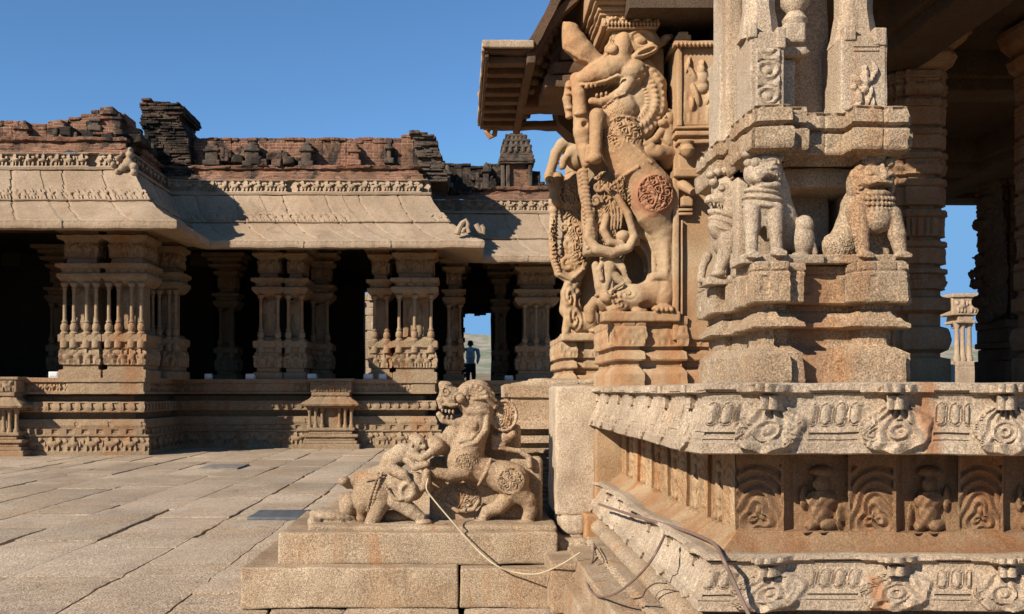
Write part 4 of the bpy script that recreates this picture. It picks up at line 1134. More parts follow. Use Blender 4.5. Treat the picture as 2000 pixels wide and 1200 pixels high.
# upper panel with carved figure, cap mouldings and hanging bud
D2 = 5.77
def dancer2(u, v): return np.maximum(dancer(-u*.8, (v-.15)*.9), .5*blobs(u*.5+.5, v, .5, .05, .45, 4))
panel_box(mb, X(1322, D2), X(1420, D2), D2, 6.2, Z(248, D2), Z(92, D2), dancer2, .013, res=.008)
mb.box(X(1322, D2), X(1331, D2), D2-.02, D2+.1, Z(248, D2), Z(92, D2), res=.02, r=.005, amp=.002)
for (a, b, y0, y1, o) in ((1318, 1424, 248, 253, .02), (1322, 1420, 253, 258, .0), (1317, 1424, 258, 267, .025), (1326, 1420, 267, 274, .0), (1322, 1420, 274, 282, .02), (1328, 1352, 282, 300, .03), (1314, 1424, 84, 93, .04), (1320, 1420, 78, 85, .0), (1322, 1352, 66, 78, -.01), (1326, 1346, 60, 68, -.01)):
    mb.box(X(a, D2), X(b, D2), D2-o, D2+.3, Z(y1, D2), Z(y0, D2), res=.02, r=.007, amp=.005, ns=14, seed=a+y0)
for k in range(12):
    mb.lathe(X(1320+8*k, D2), D2-.045, [(.002, Z(97, D2)), (.011, Z(93, D2)), (.006, Z(88, D2))], seg=8)
mb.lathe(X(1340, D2), D2-.03, [(.005, Z(312, D2)), (.035, Z(305, D2)), (.045, Z(296, D2)), (.03, Z(286, D2)), (.04, Z(280, D2))], seg=14)
mb.box(X(1328, D2), X(1430, D2), D2+.03, 6.2, Z(345, D2), Z(270, D2), res=.03, r=.01, amp=.005)
mb.box(X(1318, D2), X(1430, D2), D2-.0, 6.2, Z(346, D2), Z(328, D2), res=.02, r=.01, amp=.005)
# beast-head spout on the shaft
mb.tube([P(1322, 356, 5.86), P(1340, 366, 5.78), P(1354, 376, 5.72)], [.035, .03, .022], 10)
mb.box(X(1330, 5.8), X(1352, 5.8), 5.78, 6.1, Z(404, 5.8), Z(384, 5.8), res=.02, r=.008, amp=.004)
for y in (408, 416): mb.box(X(1326, 5.8), X(1352, 5.8), 5.79, 6.1, Z(y+5, 5.8), Z(y, 5.8), res=.02, r=.004, amp=.003)
mb.build('shaft', M['yali'], yp)
mb = MB()
D = 5.78
for (a, b, y0, y1, o) in ((1152, 1322, -60, 4, .10), (1160, 1316, 4, 13, .06), (1168, 1306, 13, 22, .02), (1172, 1296, 22, 30, .0), (1178, 1290, 28, 50, -.02), (1186, 1284, 50, 56, -.0), (1196, 1282, 56, 76, -.03)):
    mb.box(X(a, D), X(b, D), D-o, D+.7, Z(y1, D), Z(y0, D), res=.03, r=.008, amp=.006, ns=10, seed=a)
figure_lump(mb, X(1184, D), X(1286, D), D+.012, Z(47, D), Z(31, D), 6, .025, .07, res=.008)
for k in range(16): mb.lathe(X(1181+7*k, D), D-.005, [(.002, Z(52, D)), (.010, Z(47, D)), (.004, Z(41, D))], seg=8)
sc = Sculpt(1135, 1225, -20, 100, -40, 30, 2)       # carved side bracket
sc.chain([(1204, 84, 0), (1196, 60, 0), (1182, 30, 0), (1172, 5, 0)], [10, 13, 13, 12]); sc.ell((1160, 25, -8), (10, 10, 12)); sc.ell((1172, 50, -10), (10, 9, 12)); sc.spiral((1166, 12, -12), 12, 1.3, 3)
sc.mesh(mb, 5.98, .8)
mb.build('capital', M['yali'], yp)

def yali_a():
    s = Sculpt(1095, 1335, 40, 640, -72, 50, 1.9)
    # upcurled trunk with its broad cup
    s.chain([(1186, 134, -18), (1160, 128, -20), (1136, 110, -22), (1118, 90, -22), (1108, 72, -22)], [14, 17, 22, 23, 21], 6)
    s.ell((1108, 62, -22), (24, 8, 18), ang=-12, k=3); s.ell((1110, 50, -30), (17, 6, 14), ang=-10, k=2, sub=True); s.ell((1132, 66, -34), (7, 7, 12), k=3, sub=True)
    s.chain([(1088, 74, -28), (1098, 104, -34), (1130, 126, -36), (1150, 134, -34)], [3, 4, 4, 3], 2)
    # head
    s.ell((1208, 112, -20), (24, 46, 34), ang=-10, k=6); s.ell((1232, 88, -14), (28, 22, 28), k=6); s.ell((1228, 150, -18), (33, 28, 38), k=6)
    s.chain([(1206, 134, -26), (1178, 147, -28), (1152, 155, -28), (1135, 161, -26)], [28, 25, 19, 14], 5)
    s.chain([(1130, 176, -34), (1150, 177, -42), (1176, 173, -48), (1198, 164, -52), (1207, 166, -52)], [3, 3, 3, 3, 3], 2)   # lip
    s.chain([(1222, 170, -34), (1211, 190, -34), (1192, 202, -34), (1170, 209, -34), (1152, 207, -32)], [15, 12, 10, 8.5, 7], 3)
    s.ell((1206, 174, 0), (26, 24, 34), k=4)
    s.ell((1206, 190, 14), (34, 34, 40), k=6)
    s.ell((1182, 183, -50), (27, 9.5, 62), ang=22, k=1.5, sub=True); s.ell((1158, 191, -50), (16, 8.5, 60), ang=6, k=1.5, sub=True)
    s.box((1180, 188, 16), (36, 28, 14), r=5, k=3)
    for i in range(5): s.ell((1142+8*i, 181-i*1.6, -40), (4, 5.5, 6), k=1)
    for i in range(3): s.ell((1160+9*i, 199-i*2, -40), (3.2, 4.5, 5), k=1)
    s.ell((1190, 114, -50), (10, 9.5, 9), k=1.5); s.chain([(1190+14*math.cos(a), 114-12*math.sin(a), -46) for a in np.linspace(.2, 3.4, 10)], [2.4]*10, 1)
    s.chain([(1186, 90, -46), (1178, 122, -44), (1160, 140, -44), (1136, 150, -38)], [2, 3, 3, 2], 2)
    # ears: a big open upper one with a leaf-shaped lobe beneath
    s.ell((1249, 92, -34), (33, 26, 14), ang=-10, k=3); s.ell((1246, 90, -52), (25, 17, 16), ang=-10, k=1.5, sub=True); s.ell((1244, 94, -40), (11, 8, 7), k=2)
    s.ell((1252, 117, -40), (30, 10, 12), ang=22, k=1.5); s.ell((1256, 116, -53), (22, 5, 11), ang=22, k=1.2, sub=True)
    s.chain([(1278, 92, -14), (1292, 84, -10), (1308, 74, -6)], [10, 9, 6], 4); s.ell((1298, 80, -18), (10, 6, 8), k=2)
    # maned neck: a broad arc dressed with rows of locks
    s.chain([(1252, 140, -10), (1272, 172, -10), (1273, 214, -8), (1250, 250, -8), (1226, 274, -8)], [24, 27, 28, 30, 34], 6); s.ell((1240, 200, -4), (34, 46, 30), k=8)
    def mane(u, v):
        r = np.sqrt(u*u+v*v); th = np.arctan2(v, u)
        m = sstep(.40, .46, r)*(th > -1.9)*sstep(1.12, 1.0, th)
        return m*(.8*np.sin(r*30) + .8*np.sin(th*38+r*16)*sstep(-.4, .3, np.sin(r*30)))
    s.relief((1218, 204, -34), (84, 86, 44), mane, 1.8)
    s.chain([(1197, 200, -44), (1197, 210, -46), (1198, 220, -46)], [4, 4, 5], 2)
    # collar, chest
    s.ell((1205, 228, -24), (38, 30, 30), ang=30, k=6); s.ell((1214, 205, -14), (26, 26, 28), k=6)
    for j in range(5): s.chain([(1172+7*j, 222+9*j, -40), (1192+7*j, 206+9*j, -50), (1214+5*j, 196+12*j, -44)], [2.0, 2.2, 2.0], 1)
    s.ell((1210, 276, -22), (42, 48, 34), k=8); s.relief((1208, 278, -50), (42, 40, 44), filigree, 3.0)
    s.relief((1188, 228, -50), (26, 20, 40), lambda u, v: np.sin(9*(u+v))*np.sin(26*(u-v)), 1.3)
    # trunk-like support and raised forelegs
    s.chain([(1122, 160, -20), (1128, 190, -22), (1131, 225, -20), (1136, 262, -18), (1142, 300, -12)], [11, 13, 14, 18, 16], 6)
    s.chain([(1112, 165, 0), (1108, 195, 0), (1112, 225, 0)], [8, 9, 8], 4)
    for y in (172, 186, 214, 230): s.ell((1111, y, -6), (8, 5, 8), k=2)
    s.ell((1138, 252, -36), (7, 6, 9), k=2, sub=True); s.ell((1128, 232, -34), (12, 6, 8), k=3)
    s.chain([(1160, 240, -46), (1157, 280, -50), (1156, 312, -50)], [15, 12, 13], 4); s.ell((1155, 322, -52), (15, 11, 14), k=3); s.cap((1143, 300, -52), (1141, 325, -52), 5, 6, 2)
    s.chain([(1195, 262, -20), (1175, 250, -34), (1160, 240, -46)], [18, 15, 14], 6)
    s.chain([(1140, 300, -22), (1141, 326, -24)], [14, 9], 4)
    # body, hip, legs
    s.chain([(1214, 300, -16), (1236, 338, -16), (1262, 376, -16), (1270, 398, -16)], [40, 42, 46, 46], 12)
    s.ell((1268, 388, -20), (44, 46, 42), k=6)
    s.relief((1269, 389, -60), (38, 38, 50), filigree, 3.4)
    s.chain([(1236, 340, -60), (1205, 358, -54), (1182, 378, -48)], [3.4, 3.6, 3.6], 2); s.chain([(1230, 300, -55), (1262, 330, -56), (1290, 352, -40)], [3, 3, 3], 2)
    s.chain([(1272, 420, -16), (1290, 452, -14), (1297, 490, -12), (1300, 535, -12), (1298, 552, -12)], [40, 25, 18, 17, 20], 8)
    s.cap((1294, 470, -26), (1296, 530, -26), 8, 8, 6)
    s.ell((1238, 520, -4), (27, 48, 90), k=6, sub=True); s.ell((1222, 550, -4), (22, 34, 90), k=6, sub=True)
    s.chain([(1228, 462, -8), (1246, 456, -8), (1268, 466, -8), (1276, 500, -6), (1278, 560, -4)], [8, 9, 9, 6, 5], 4)
    s.chain([(1232, 440, -14), (1236, 475, -12), (1228, 500, -12), (1210, 520, -10)], [14, 11, 13, 11], 6)
    # the garland loop and everything carved in it
    s.ell((1180, 420, -6), (46, 84, 22), k=8)
    s.relief((1182, 420, -40), (48, 86, 40), lambda u, v: filigree(u*.8, v*.8, 5.0), 3.2)
    s.chain([(1178, 372, -32), (1200, 392, -36), (1220, 425, -38), (1233, 468, -34), (1222, 490, -36), (1190, 500, -38), (1160, 492, -38), (1144, 470, -34), (1148, 440, -34), (1154, 415, -30)], [6, 7, 7.5, 7.5, 8, 10, 10, 8, 7, 5], 3)
    s.chain([(1134, 345, -24), (1138, 380, -26), (1146, 420, -26), (1152, 465, -26), (1150, 492, -24)], [11, 11, 11, 12, 10], 4)
    for i in range(19):
        y = 342+8*i; s.ell((1136+.11*(y-342), y, -37), (9-(i % 2), 4.4, 3.4), k=3); s.ell((1128+.11*(y-342), y+3, -32), (4, 3.5, 4), k=1)
    s.ell((1212, 466, -28), (14, 12, 14), k=4); s.chain([(1180, 430, -30), (1174, 455, -32), (1186, 478, -32), (1210, 482, -32)], [7, 8, 8, 6], 3)
    s.spiral((1160, 400, -32), 12, 1.3, 3.2); s.spiral((1164, 372, -30), 10, 1.2, 3, dirn=-1); s.ell((1196, 462, -40), (8, 8, 8), k=2, sub=True)
    for i in range(4): s.chain([(1186+7*i, 402+4*i, -36), (1190+6*i, 430, -38), (1188+6*i, 455-i, -36)], [2.2, 2.6, 2], 1)
    # warrior below
    s.ell((1188, 520, -18), (14, 26, 14), k=5); s.ell((1184, 496, -24), (9, 9, 9), k=3); s.chain([(1176, 512, -20), (1166, 530, -26), (1172, 548, -26)], [6, 5, 5], 3)
    s.chain([(1198, 512, -20), (1214, 528, -26), (1226, 552, -22)], [9, 8, 7], 3); s.chain([(1186, 540, -18), (1180, 570, -18), (1168, 590, -18)], [10, 8, 7], 4); s.chain([(1196, 540, -18), (1214, 556, -18), (1226, 566, -18)], [10, 8, 7], 4)
    s.chain([(1162, 520, -10), (1170, 560, -12), (1176, 600, -10)], [8, 10, 10], 5); s.chain([(1160, 580, -26), (1186, 572, -34), (1212, 558, -32)], [3.5, 3.5, 3.5], 2)
    # crouching beast on the base
    s.chain([(1176, 590, -14), (1205, 590, -16), (1240, 582, -14), (1275, 572, -10), (1298, 572, -6)], [15, 22, 27, 28, 26], 8)
    s.ell((1292, 578, -24), (21, 27, 18), k=4); s.chain([(1262, 556, -24), (1272, 544, -28), (1292, 542, -28), (1308, 552, -24)], [8, 9, 10, 9], 4)
    s.ell((1288, 606, -34), (22, 8, 18), k=3); s.ell((1244, 609, -26), (16, 7, 16), k=3); s.ell((1256, 600, -36), (14, 8, 12), k=3, sub=True)
    for t in (-14, -5, 4, 13): s.ell((1288+t, 609, -50), (4.6, 5, 6), k=1.5)
    s.ell((1200, 606, -28), (20, 10, 18), k=3); s.ell((1180, 584, -34), (14, 12, 12), k=3); s.spiral((1196, 590, -38), 10, 1.2, 2.6)
    s.chain([(1160, 590, -14), (1150, 606, -14), (1152, 624, -12)], [10, 11, 10], 4); s.box((1245, 622, -8), (75, 10, 40), r=4)
    s.relief((1205, 585, -30), (34, 26, 50), medal, 1.6)
    # slab joining the figure to its pillar
    s.box((1250, 330, 26), (48, 240, 24), r=6, k=6); s.box((1205, 400, 30), (62, 96, 18), r=6, k=6)
    s.ell((1238, 522, 20), (29, 46, 70), k=6, sub=True)
    return s
mb = MB(); yali_a().mesh(mb, 5.93, .9, seed=5); beast = mb.build('rearing_beast', M['yali'], yp)
def rider():
    s = Sculpt(1180, 1335, 205, 350, -50, 40, 1.7)
    s.ell((1300, 238, -14), (14, 15, 14), k=4); s.ell((1288, 248, -24), (10, 8, 10), k=4); s.ell((1308, 226, -8), (12, 10, 12), k=4); s.ell((1316, 244, -10), (8, 11, 7), k=3)
    s.ell((1294, 236, -28), (3, 3, 3), k=1); s.ell((1300, 222, -14), (8, 6, 9), k=3); s.ell((1286, 256, -32), (6, 2, 4), k=1, sub=True)
    s.chain([(1300, 258, -8), (1296, 286, -8), (1300, 312, -8)], [17, 21, 22], 8)
    s.chain([(1288, 262, -20), (1274, 280, -30), (1258, 290, -36)], [8, 7, 6], 3); s.ell((1254, 292, -38), (8, 5, 6), k=2)
    s.chain([(1232, 240, -34), (1240, 265, -38), (1254, 290, -38)], [2.6, 3, 3], 2)
    s.chain([(1304, 306, -16), (1278, 306, -32), (1256, 312, -36)], [16, 14, 11], 4); s.chain([(1264, 298, -36), (1242, 322, -38), (1222, 334, -36)], [10, 9, 8], 4); s.ell((1206, 328, -36), (17, 6, 8), ang=-14, k=3)
    s.chain([(1260, 292, -30), (1280, 276, -30), (1300, 290, -30)], [2, 2, 2], 1)
    s.chain([(1320, 250, 0), (1322, 290, 4), (1316, 325, 8)], [10, 14, 14], 6); s.box((1310, 290, 24), (18, 50, 20), r=5)
    return s
mb = MB(); rider().mesh(mb, 5.93, .6, seed=8); mb.build('rider', M['yali'], yp, label='small crouching rider on the back of the beast')

# the second beast pillar, further back
yp2 = empty('beast_pillar', parent=pav, label='further rearing beast pillar half hidden at the platform edge')
D = 8.2
pillar_base([(X(1096, D), 9.2), (X(1096, D), D), (X(1128, D), D), (X(1128, D), D+.05), (X(1142, D), D+.05), (X(1142, D), D+.02), (X(1290, D), D+.02)], Z(655, D), 1.32, 'yali', 57, parent=yp2)
mb = MB()
mb.box(X(1122, 8.5), X(1290, 8.5), 8.5, 9.3, 1.6, 3.5, res=.06, r=.01, amp=.01); mb.box(X(1160, 8.4), X(1178, 8.4), 8.4, 8.6, 1.6, 2.7, res=.05, r=.01, amp=.005)
for y in (588, 600, 615, 630): mb.box(X(1130, 8.3), X(1200, 8.3), 8.3, 8.6, Z(y+8, 8.3), Z(y, 8.3), res=.04, r=.01, amp=.01)
mb.build('shaft', M['yali'], yp2)
def yali_2():
    s = Sculpt(1050, 1200, 180, 670, -48, 40, 1.9)
    s.chain([(1130, 290, -8), (1112, 284, -14), (1096, 288, -18), (1084, 304, -20), (1076, 330, -22), (1070, 350, -22)], [13, 13, 12, 10, 9, 10], 5)
    s.chain([(1086, 352, -20), (1084, 380, -20), (1083, 398, -20)], [12, 12, 14], 4); s.ell((1080, 415, -20), (10, 10, 10), k=3); s.ell((1070, 346, -24), (9, 9, 9), k=2); s.chain([(1070, 352, -24), (1078, 372, -22)], [9, 10], 3)
    s.ell((1072, 360, -36), (5, 5, 8), k=1.5, sub=True)
    s.chain([(1112, 300, -22), (1100, 318, -24), (1096, 330, -22)], [8, 8, 7], 3)
    s.ell((1122, 240, -8), (24, 46, 22), k=8); s.ell((1125, 300, -8), (26, 34, 24), k=8); s.ell((1118, 385, -10), (30, 48, 26), k=8); s.relief((1112, 385, -30), (24, 24, 40), filigree, 3)
    s.chain([(1118, 410, -4), (1130, 450, -4), (1128, 480, -4), (1120, 520, -4)], [26, 30, 32, 26], 8)
    s.chain([(1080, 425, -20), (1078, 460, -22), (1080, 505, -22), (1090, 536, -22), (1108, 547, -22), (1128, 540, -22), (1138, 520, -22)], [8, 9, 9, 9, 9, 9, 7], 4)
    for i in range(26):
        t = i/25; pts = [(1078, 428), (1076, 465), (1079, 508), (1091, 540), (1112, 550), (1136, 530)]
        q = t*5; k = min(4, int(q)); u = q-k; x = pts[k][0]*(1-u)+pts[k+1][0]*u; y = pts[k][1]*(1-u)+pts[k+1][1]*u
        s.ell((x, y, -32), (4.5, 3.4, 4), k=1)
    s.relief((1112, 470, -26), (44, 66, 40), lambda u, v: filigree(u*.8, v*.8, 4.0), 3.2)
    s.spiral((1106, 520, -26), 16, 1.3, 4); s.spiral((1110, 480, -26), 13, 1.2, 4, dirn=-1); s.spiral((1100, 450, -24), 10, 1.2, 3)
    s.chain([(1120, 545, -10), (1112, 575, -14), (1112, 605, -14), (1128, 632, -16), (1152, 636, -18)], [16, 18, 20, 18, 14], 6)
    s.chain([(1108, 560, -24), (1104, 590, -26), (1108, 625, -24), (1104, 648, -22)], [9, 10, 10, 9], 4); s.ell((1150, 625, -20), (20, 17, 16), k=5); s.ell((1186, 620, -12), (18, 24, 16), k=5); s.ell((1170, 648, -24), (24, 7, 14), k=3)
    s.relief((1120, 600, -30), (28, 54, 40), medal, 2.4); s.box((1150, 660, -2), (56, 8, 26), r=4)
    s.box((1145, 420, 20), (22, 200, 16), r=4, k=6)
    return s
mb = MB(); yali_2().mesh(mb, 8.25, .9, seed=15); mb.build('rearing_beast', M['yali'], yp2)
# ---------------------------------------------------------------- eave, ceiling and inner pillars of the pavilion
def slab_profile(mb, pts, th, y0, y1, n=24, wav=.012, seed=0, rag=0.0):
    """a curved stone slab: section in x-z extruded along y, with real thickness and ragged outer faces"""
    pts = np.array(pts, float)
    t = np.concatenate([[0], np.cumsum(np.linalg.norm(np.diff(pts, axis=0), axis=1))]); u = np.linspace(0, t[-1], n)
    px, pz_ = np.interp(u, t, pts[:, 0]), np.interp(u, t, pts[:, 1])
    dx, dz = np.gradient(px), np.gradient(pz_); L = np.sqrt(dx*dx+dz*dz); nx, nz = -dz/L, dx/L
    ring = np.concatenate([np.stack([px, pz_], 1), np.stack([px+nx*th, pz_+nz*th], 1)[::-1]]); ring = np.concatenate([ring, ring[:1]])
    ys = np.linspace(y0, y1, int((y1-y0)/.04)+2)
    G = np.zeros((len(ys), len(ring), 3)); G[..., 0] = ring[None, :, 0]; G[..., 2] = ring[None, :, 1]; G[..., 1] = ys[:, None]
    for q in range(3): G[..., q] += wav*fbm(G[..., 0]*6, G[..., 1]*6, G[..., 2]*6, seed+q, 3)
    mb.grid(G)
    for e in (0, -1):
        r = G[e]; k = n
        mb.grid(np.stack([r[:k], r[k:2*k][::-1]], 0))
mb = MB()
slab_profile(mb, [(.145, 3.352), (.42, 3.356), (.46, 3.39), (.52, 3.52), (.60, 3.66), (.74, 3.82), (.95, 3.95), (1.2, 4.02)], .055, 6.0, 7.70, 30, .016, 3)
slab_profile(mb, [(.44, 3.30), (.47, 3.36), (.54, 3.48), (.63, 3.60), (.78, 3.74), (1.2, 3.8)], .05, 6.04, 6.12, 20, .01, 5)
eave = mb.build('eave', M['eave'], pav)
mb = MB(); mb.box(.128, .1465, 6.0, 7.7, 3.348, 3.412, res=.03, r=.006, amp=.006); mb.box(.13, .44, 5.975, 6.0, 3.366, 3.414, res=.02, r=.008, amp=.006); mb.build('eave_sunlit_rim', M['near_grey'], eave)  # pale strips give the dark eave its sunlit edge by colour
mb = MB()
for i, y in enumerate(np.arange(6.08, 7.6, .205)):
    mb.box(.165, .405, y, y+.07, 3.305, 3.352, res=.02, r=.008, amp=.004, seed=i)
    mb.box(.17, .40, y+.09, y+.15, 3.325, 3.353, res=.02, r=.006, amp=.003, seed=i+40)
    for k in range(5):
        mb.box(.44+.03*k, .50+.03*k, y+.02, y+.12, 3.33+.06*k, 3.40+.06*k, res=.02, r=.01, amp=.006, seed=i+k)
mb.box(.40, .455, 6.02, 7.68, 3.285, 3.36, res=.04, r=.01, amp=.005); mb.box(.148, .172, 6.02, 7.68, 3.32, 3.356, res=.05, r=.006, amp=.003)
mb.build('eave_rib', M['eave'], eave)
mb = MB()
mb.box(.17, .95, 7.56, 7.68, 3.31, 3.36, res=.05, r=.01, amp=.01)
mb.box(.42, 1.2, 6.9, 7.1, 3.27, 3.46, res=.05, r=.02, amp=.02)
slab_profile(mb, [(.70, 3.42), (.73, 3.30), (.82, 3.22), (.95, 3.19)], .10, 7.4, 7.65, 16, .01, 8)
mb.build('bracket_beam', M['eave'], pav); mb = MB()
mb.tube([P(956, 248, 7.6), P(951, 259, 7.6), P(957, 268, 7.6), P(966, 264, 7.6), P(968, 250, 7.6)], [.025, .022, .022, .02, .02], 8)
mb.build('eave_hook', M['near_orange'], pav); mb = MB()
mb.tube([P(940, 180, 7.2), P(935, 184, 7.2), P(936, 190, 7.2)], [.014, .014, .008], 8)
mb.build('eave_hook', M['near_orange'], pav); mb = MB()
for k in range(4): mb.box(.52+.05*k, .98, 6.15+.02*k, 6.6, 3.18+.09*k, 3.26+.09*k, res=.04, r=.015, amp=.01, seed=k)
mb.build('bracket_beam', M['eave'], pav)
mb = MB()
mb.box(1.5, 7.5, 3.95, 10.9, 3.36, 3.9, res=.8, r=0, amp=0)
mb.box(.95, 1.5, 5.6, 8.3, 3.46, 3.9, res=.8, r=0, amp=0)
mb.build('ceiling', M['dark'], pav)
mb = MB()
for (x0, x1, y0, y1, z0) in ((1.6, 7.5, 10.3, 10.8, 3.378), (1.25, 7.5, 6.0, 6.35, 3.20), (1.5, 7.5, 8.1, 8.5, 3.18), (2.25, 2.6, 4.0, 10.8, 3.19), (4.2, 4.6, 4.0, 10.8, 3.17), (1.2, 7.5, 4.1, 4.5, 3.25)):
    mb.box(x0, x1, y0, y1, z0, 3.38, res=.2, r=.015, amp=.008, seed=int(x0*9+y0))
    mb.box(x0+.05, x1-.02, y0+.05, y1-.05, z0-.07, z0+.01, res=.2, r=.01, amp=.006, seed=int(x0*9+y0)); mb.build('beam', M['dark'], pav); mb = MB()
mb.build('beam', M['dark'], pav) if mb.v else None

def banded_pillar(cx, cy, w, z0, z1, mat, seed, label=None, band=.165):
    """many-tiered square pillar: bands of fluted, beaded and plain courses with offset corners"""
    rr = random.Random(seed); h = w/2; c = h*.42
    pl = [(cx-h, cy+h), (cx-h, cy-h+c), (cx-h+.025, cy-h+c), (cx-h+.025, cy-h+.03), (cx-h+c, cy-h+.03), (cx-h+c, cy-h), (cx+h-c, cy-h), (cx+h-c, cy-h+.03), (cx+h-.025, cy-h+.03), (cx+h-.025, cy-h+c), (cx+h, cy-h+c), (cx+h, cy+h)]
    prof = [(0, z0), (.02, z0+.002), (.02, z0+.16), (-.02, z0+.17), (-.02, z0+.19), (.015, z0+.21), (.03, z0+.27), (.015, z0+.33), (-.02, z0+.345), (-.02, z0+.41), (.02, z0+.43), (.02, z0+.50), (-.01, z0+.51)]
    z = z0+.53; kinds = []
    while z < z1-.25:
        b = band*rr.uniform(.75, 1.25)
        kinds.append((z, z+b, rr.randrange(4)))
        prof += [(-.022, z), (-.022, z+.016), (0.002, z+.022), (.004, z+b*.7), (-.006, z+b*.72), (.010, z+b*.78), (.008, z+b*.96), (-.02, z+b*.98)]
        z += b
    prof += [(-.02, z), (.03, z+.03), (.05, z+.08), (.03, z+.12), (.08, z+.16), (.10, z+.24), (.10, z1), (-.2, z1)]
    def hf(s, zz, i):
        h_ = .003*fbm(s*30, zz*30, 0, seed, 2)+0*s*zz
        for a, b, k in kinds:
            m = (zz > a+.03) & (zz < a+(b-a)*.68)
            if k == 0: h_ = h_ + m*(-.012)*(np.mod(s, .042) < .014)
            elif k == 1: h_ = h_ + m*(.018*blobs(s, zz, .13, a+.03, a+(b-a)*.68, seed)-.006)
            elif k == 2: h_ = h_ + m*(-.010)*(np.abs(np.mod(s, .12)-.06) < .018)
            m2 = (zz > a+(b-a)*.78) & (zz < b)
            h_ = h_ + m2*(-.006)*(np.mod(s, .028) < .009)
        return h_
    mb = MB(); mb.sweep(pl, prof, hf, res=.012, pres=.012, amp=.007, ns=5, seed=seed)
    mb.box(cx-h+.03, cx+h-.03, cy-h+.06, cy+h, z0, z1, res=.3, r=0, amp=0)
    return mb.build('banded_pillar', M[mat], pav, label=label)
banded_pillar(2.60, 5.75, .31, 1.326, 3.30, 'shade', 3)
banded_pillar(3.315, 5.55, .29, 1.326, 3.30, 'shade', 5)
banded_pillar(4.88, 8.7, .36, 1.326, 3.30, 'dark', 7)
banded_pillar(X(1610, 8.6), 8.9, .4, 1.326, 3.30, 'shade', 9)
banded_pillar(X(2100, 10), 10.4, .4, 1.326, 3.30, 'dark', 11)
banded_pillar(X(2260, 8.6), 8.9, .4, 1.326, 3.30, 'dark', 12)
# weathered beast profile on the edge of the shaded inner pillar
mb = MB()
s = Sculpt(1880, 1965, 250, 700, -40, 40, 2.4)
s.chain([(1940, 255, 0), (1930, 300, 0), (1932, 380, 0), (1936, 440, 0), (1938, 520, 0), (1940, 600, 0)], [16, 20, 22, 24, 26, 24], 8)
for x, y, r in ((1920, 395, 16), (1912, 440, 16), (1922, 425, 14), (1918, 480, 12), (1906, 503, 7), (1915, 510, 12), (1912, 530, 12), (1898, 537, 9), (1904, 556, 12), (1912, 590, 16), (1920, 620, 16), (1930, 350, 16)):
    s.ell((x, y, -6), (r, r*.9, r), k=4)
s.relief((1930, 450, -20), (50, 190, 50), lambda u, v: np.sin(14*u+5*np.sin(16*v))*np.sin(40*v+3*np.sin(9*u)), 3)
s.mesh(mb, 8.62, 1.0, seed=4); mb.build('beast_carving', M['dark'], pav)
mb = MB()
s_ = lambda a, b, y0, y1, d=8.35: mb.box(X(a+62, d), X(b+40, d), d, d+.5, Z(y1, d), Z(y0, d), res=.04, r=.012, amp=.01, seed=a)
s_(1902, 2060, 624, 640); s_(1906, 2060, 640, 668); s_(1900, 2060, 668, 680); s_(1908, 2060, 680, 705); s_(1900, 2060, 705, 757)
mb.build('pillar_base', M['dark'], pav)

# ---------------------------------------------------------------- stair block and its balustrade
stair = empty('stair_balustrade', label='stepped granite stair flank below the carved beast and elephant', cat='stair')
def stone_h(mb, a, b, y0, y1, D0, depth, seed, r=.012, amp=.010, res=.02):
    mb.box(X(a, D0), X(b, D0), D0, D0+depth, Z(y1, D0), Z(y0, D0), res=res, r=r, amp=amp, ns=6, seed=seed)
mb = MB(); stone_h(mb, 470, 894, 1110, 1189, 6.0, 1.2, 1); mb.build('step_block', M['near'], stair)
mb = MB(); stone_h(mb, 899, 1076, 1112, 1189, 6.01, 1.2, 2); mb.build('step_block', M['near'], stair)
mb = MB(); stone_h(mb, 543, 1090, 1041, 1104, 6.13, 1.1, 3, r=.016); mb.build('step_block', M['near'], stair)
mb = MB(); stone_h(mb, 600, 1088, 1027, 1043, 6.22, 1.0, 4, r=.02, amp=.014)
s = Sculpt(590, 1095, 985, 1056, -6, 116, 2.6); s.box((842, 1036, 50), (242, 11, 44), r=6); s.ell((645, 1014, 60), (50, 14, 36), ang=-6, k=14); s.ell((610, 1026, 44), (16, 16, 30), k=8); s.mesh(mb, 6.24, 1.6)
mb.build('step_block', M['near'], stair, label='rough uneven top block under the statues')
mb = MB(); mb.box(X(1086, 6.4), X(1172, 6.4), 6.42, 6.95, .50, 1.335, res=.02, r=.02, amp=.010, seed=8)
stone_h(mb, 1096, 1146, 1006, 1046, 6.36, .5, 9, r=.03, amp=.02)
mb.build('end_post', M['near_grey'], stair, label='plain rough upright stone at the end of the stair wall')
mb = MB(); mb.box(.86, 1.06, 6.36, 6.7, .5, 1.09, res=.02, r=.012, amp=.012, seed=5); mb.box(.78, .92, 6.30, 6.6, -.02, .53, res=.02, r=.02, amp=.015, seed=6)
mb.build('infill_stone', M['near_orange'], stair); mb = MB(); mb.box(.70, .84, 6.38, 6.7, .3, .5, res=.03, r=.01, amp=.01)
mb.build('infill_stone', M['near'], stair)
mb = MB(); stone_h(mb, 1075, 1172, 1100, 1200, 5.75, .9, 12, r=.015); stone_h(mb, 1088, 1150, 1052, 1100, 6.2, .6, 13, r=.03, amp=.02); mb.build('step_block', M['near'], stair)
D = 6.95
def wl(s, z, i):
    h = .006*np.clip(fbm(s*8, z*8, 2, 7, 3), -1, .3)
    h = h + (np.mod(s, .22) < .006)*(z < 1.28)*(z > 1.12)*(-.01)
    h = h + ((z < .78) & (z > .5))*(-.012)*(np.sin(z*260) > .2)*(fbm(s*6, z*14, 0, 3) > -.2)
    return h
mb = MB()
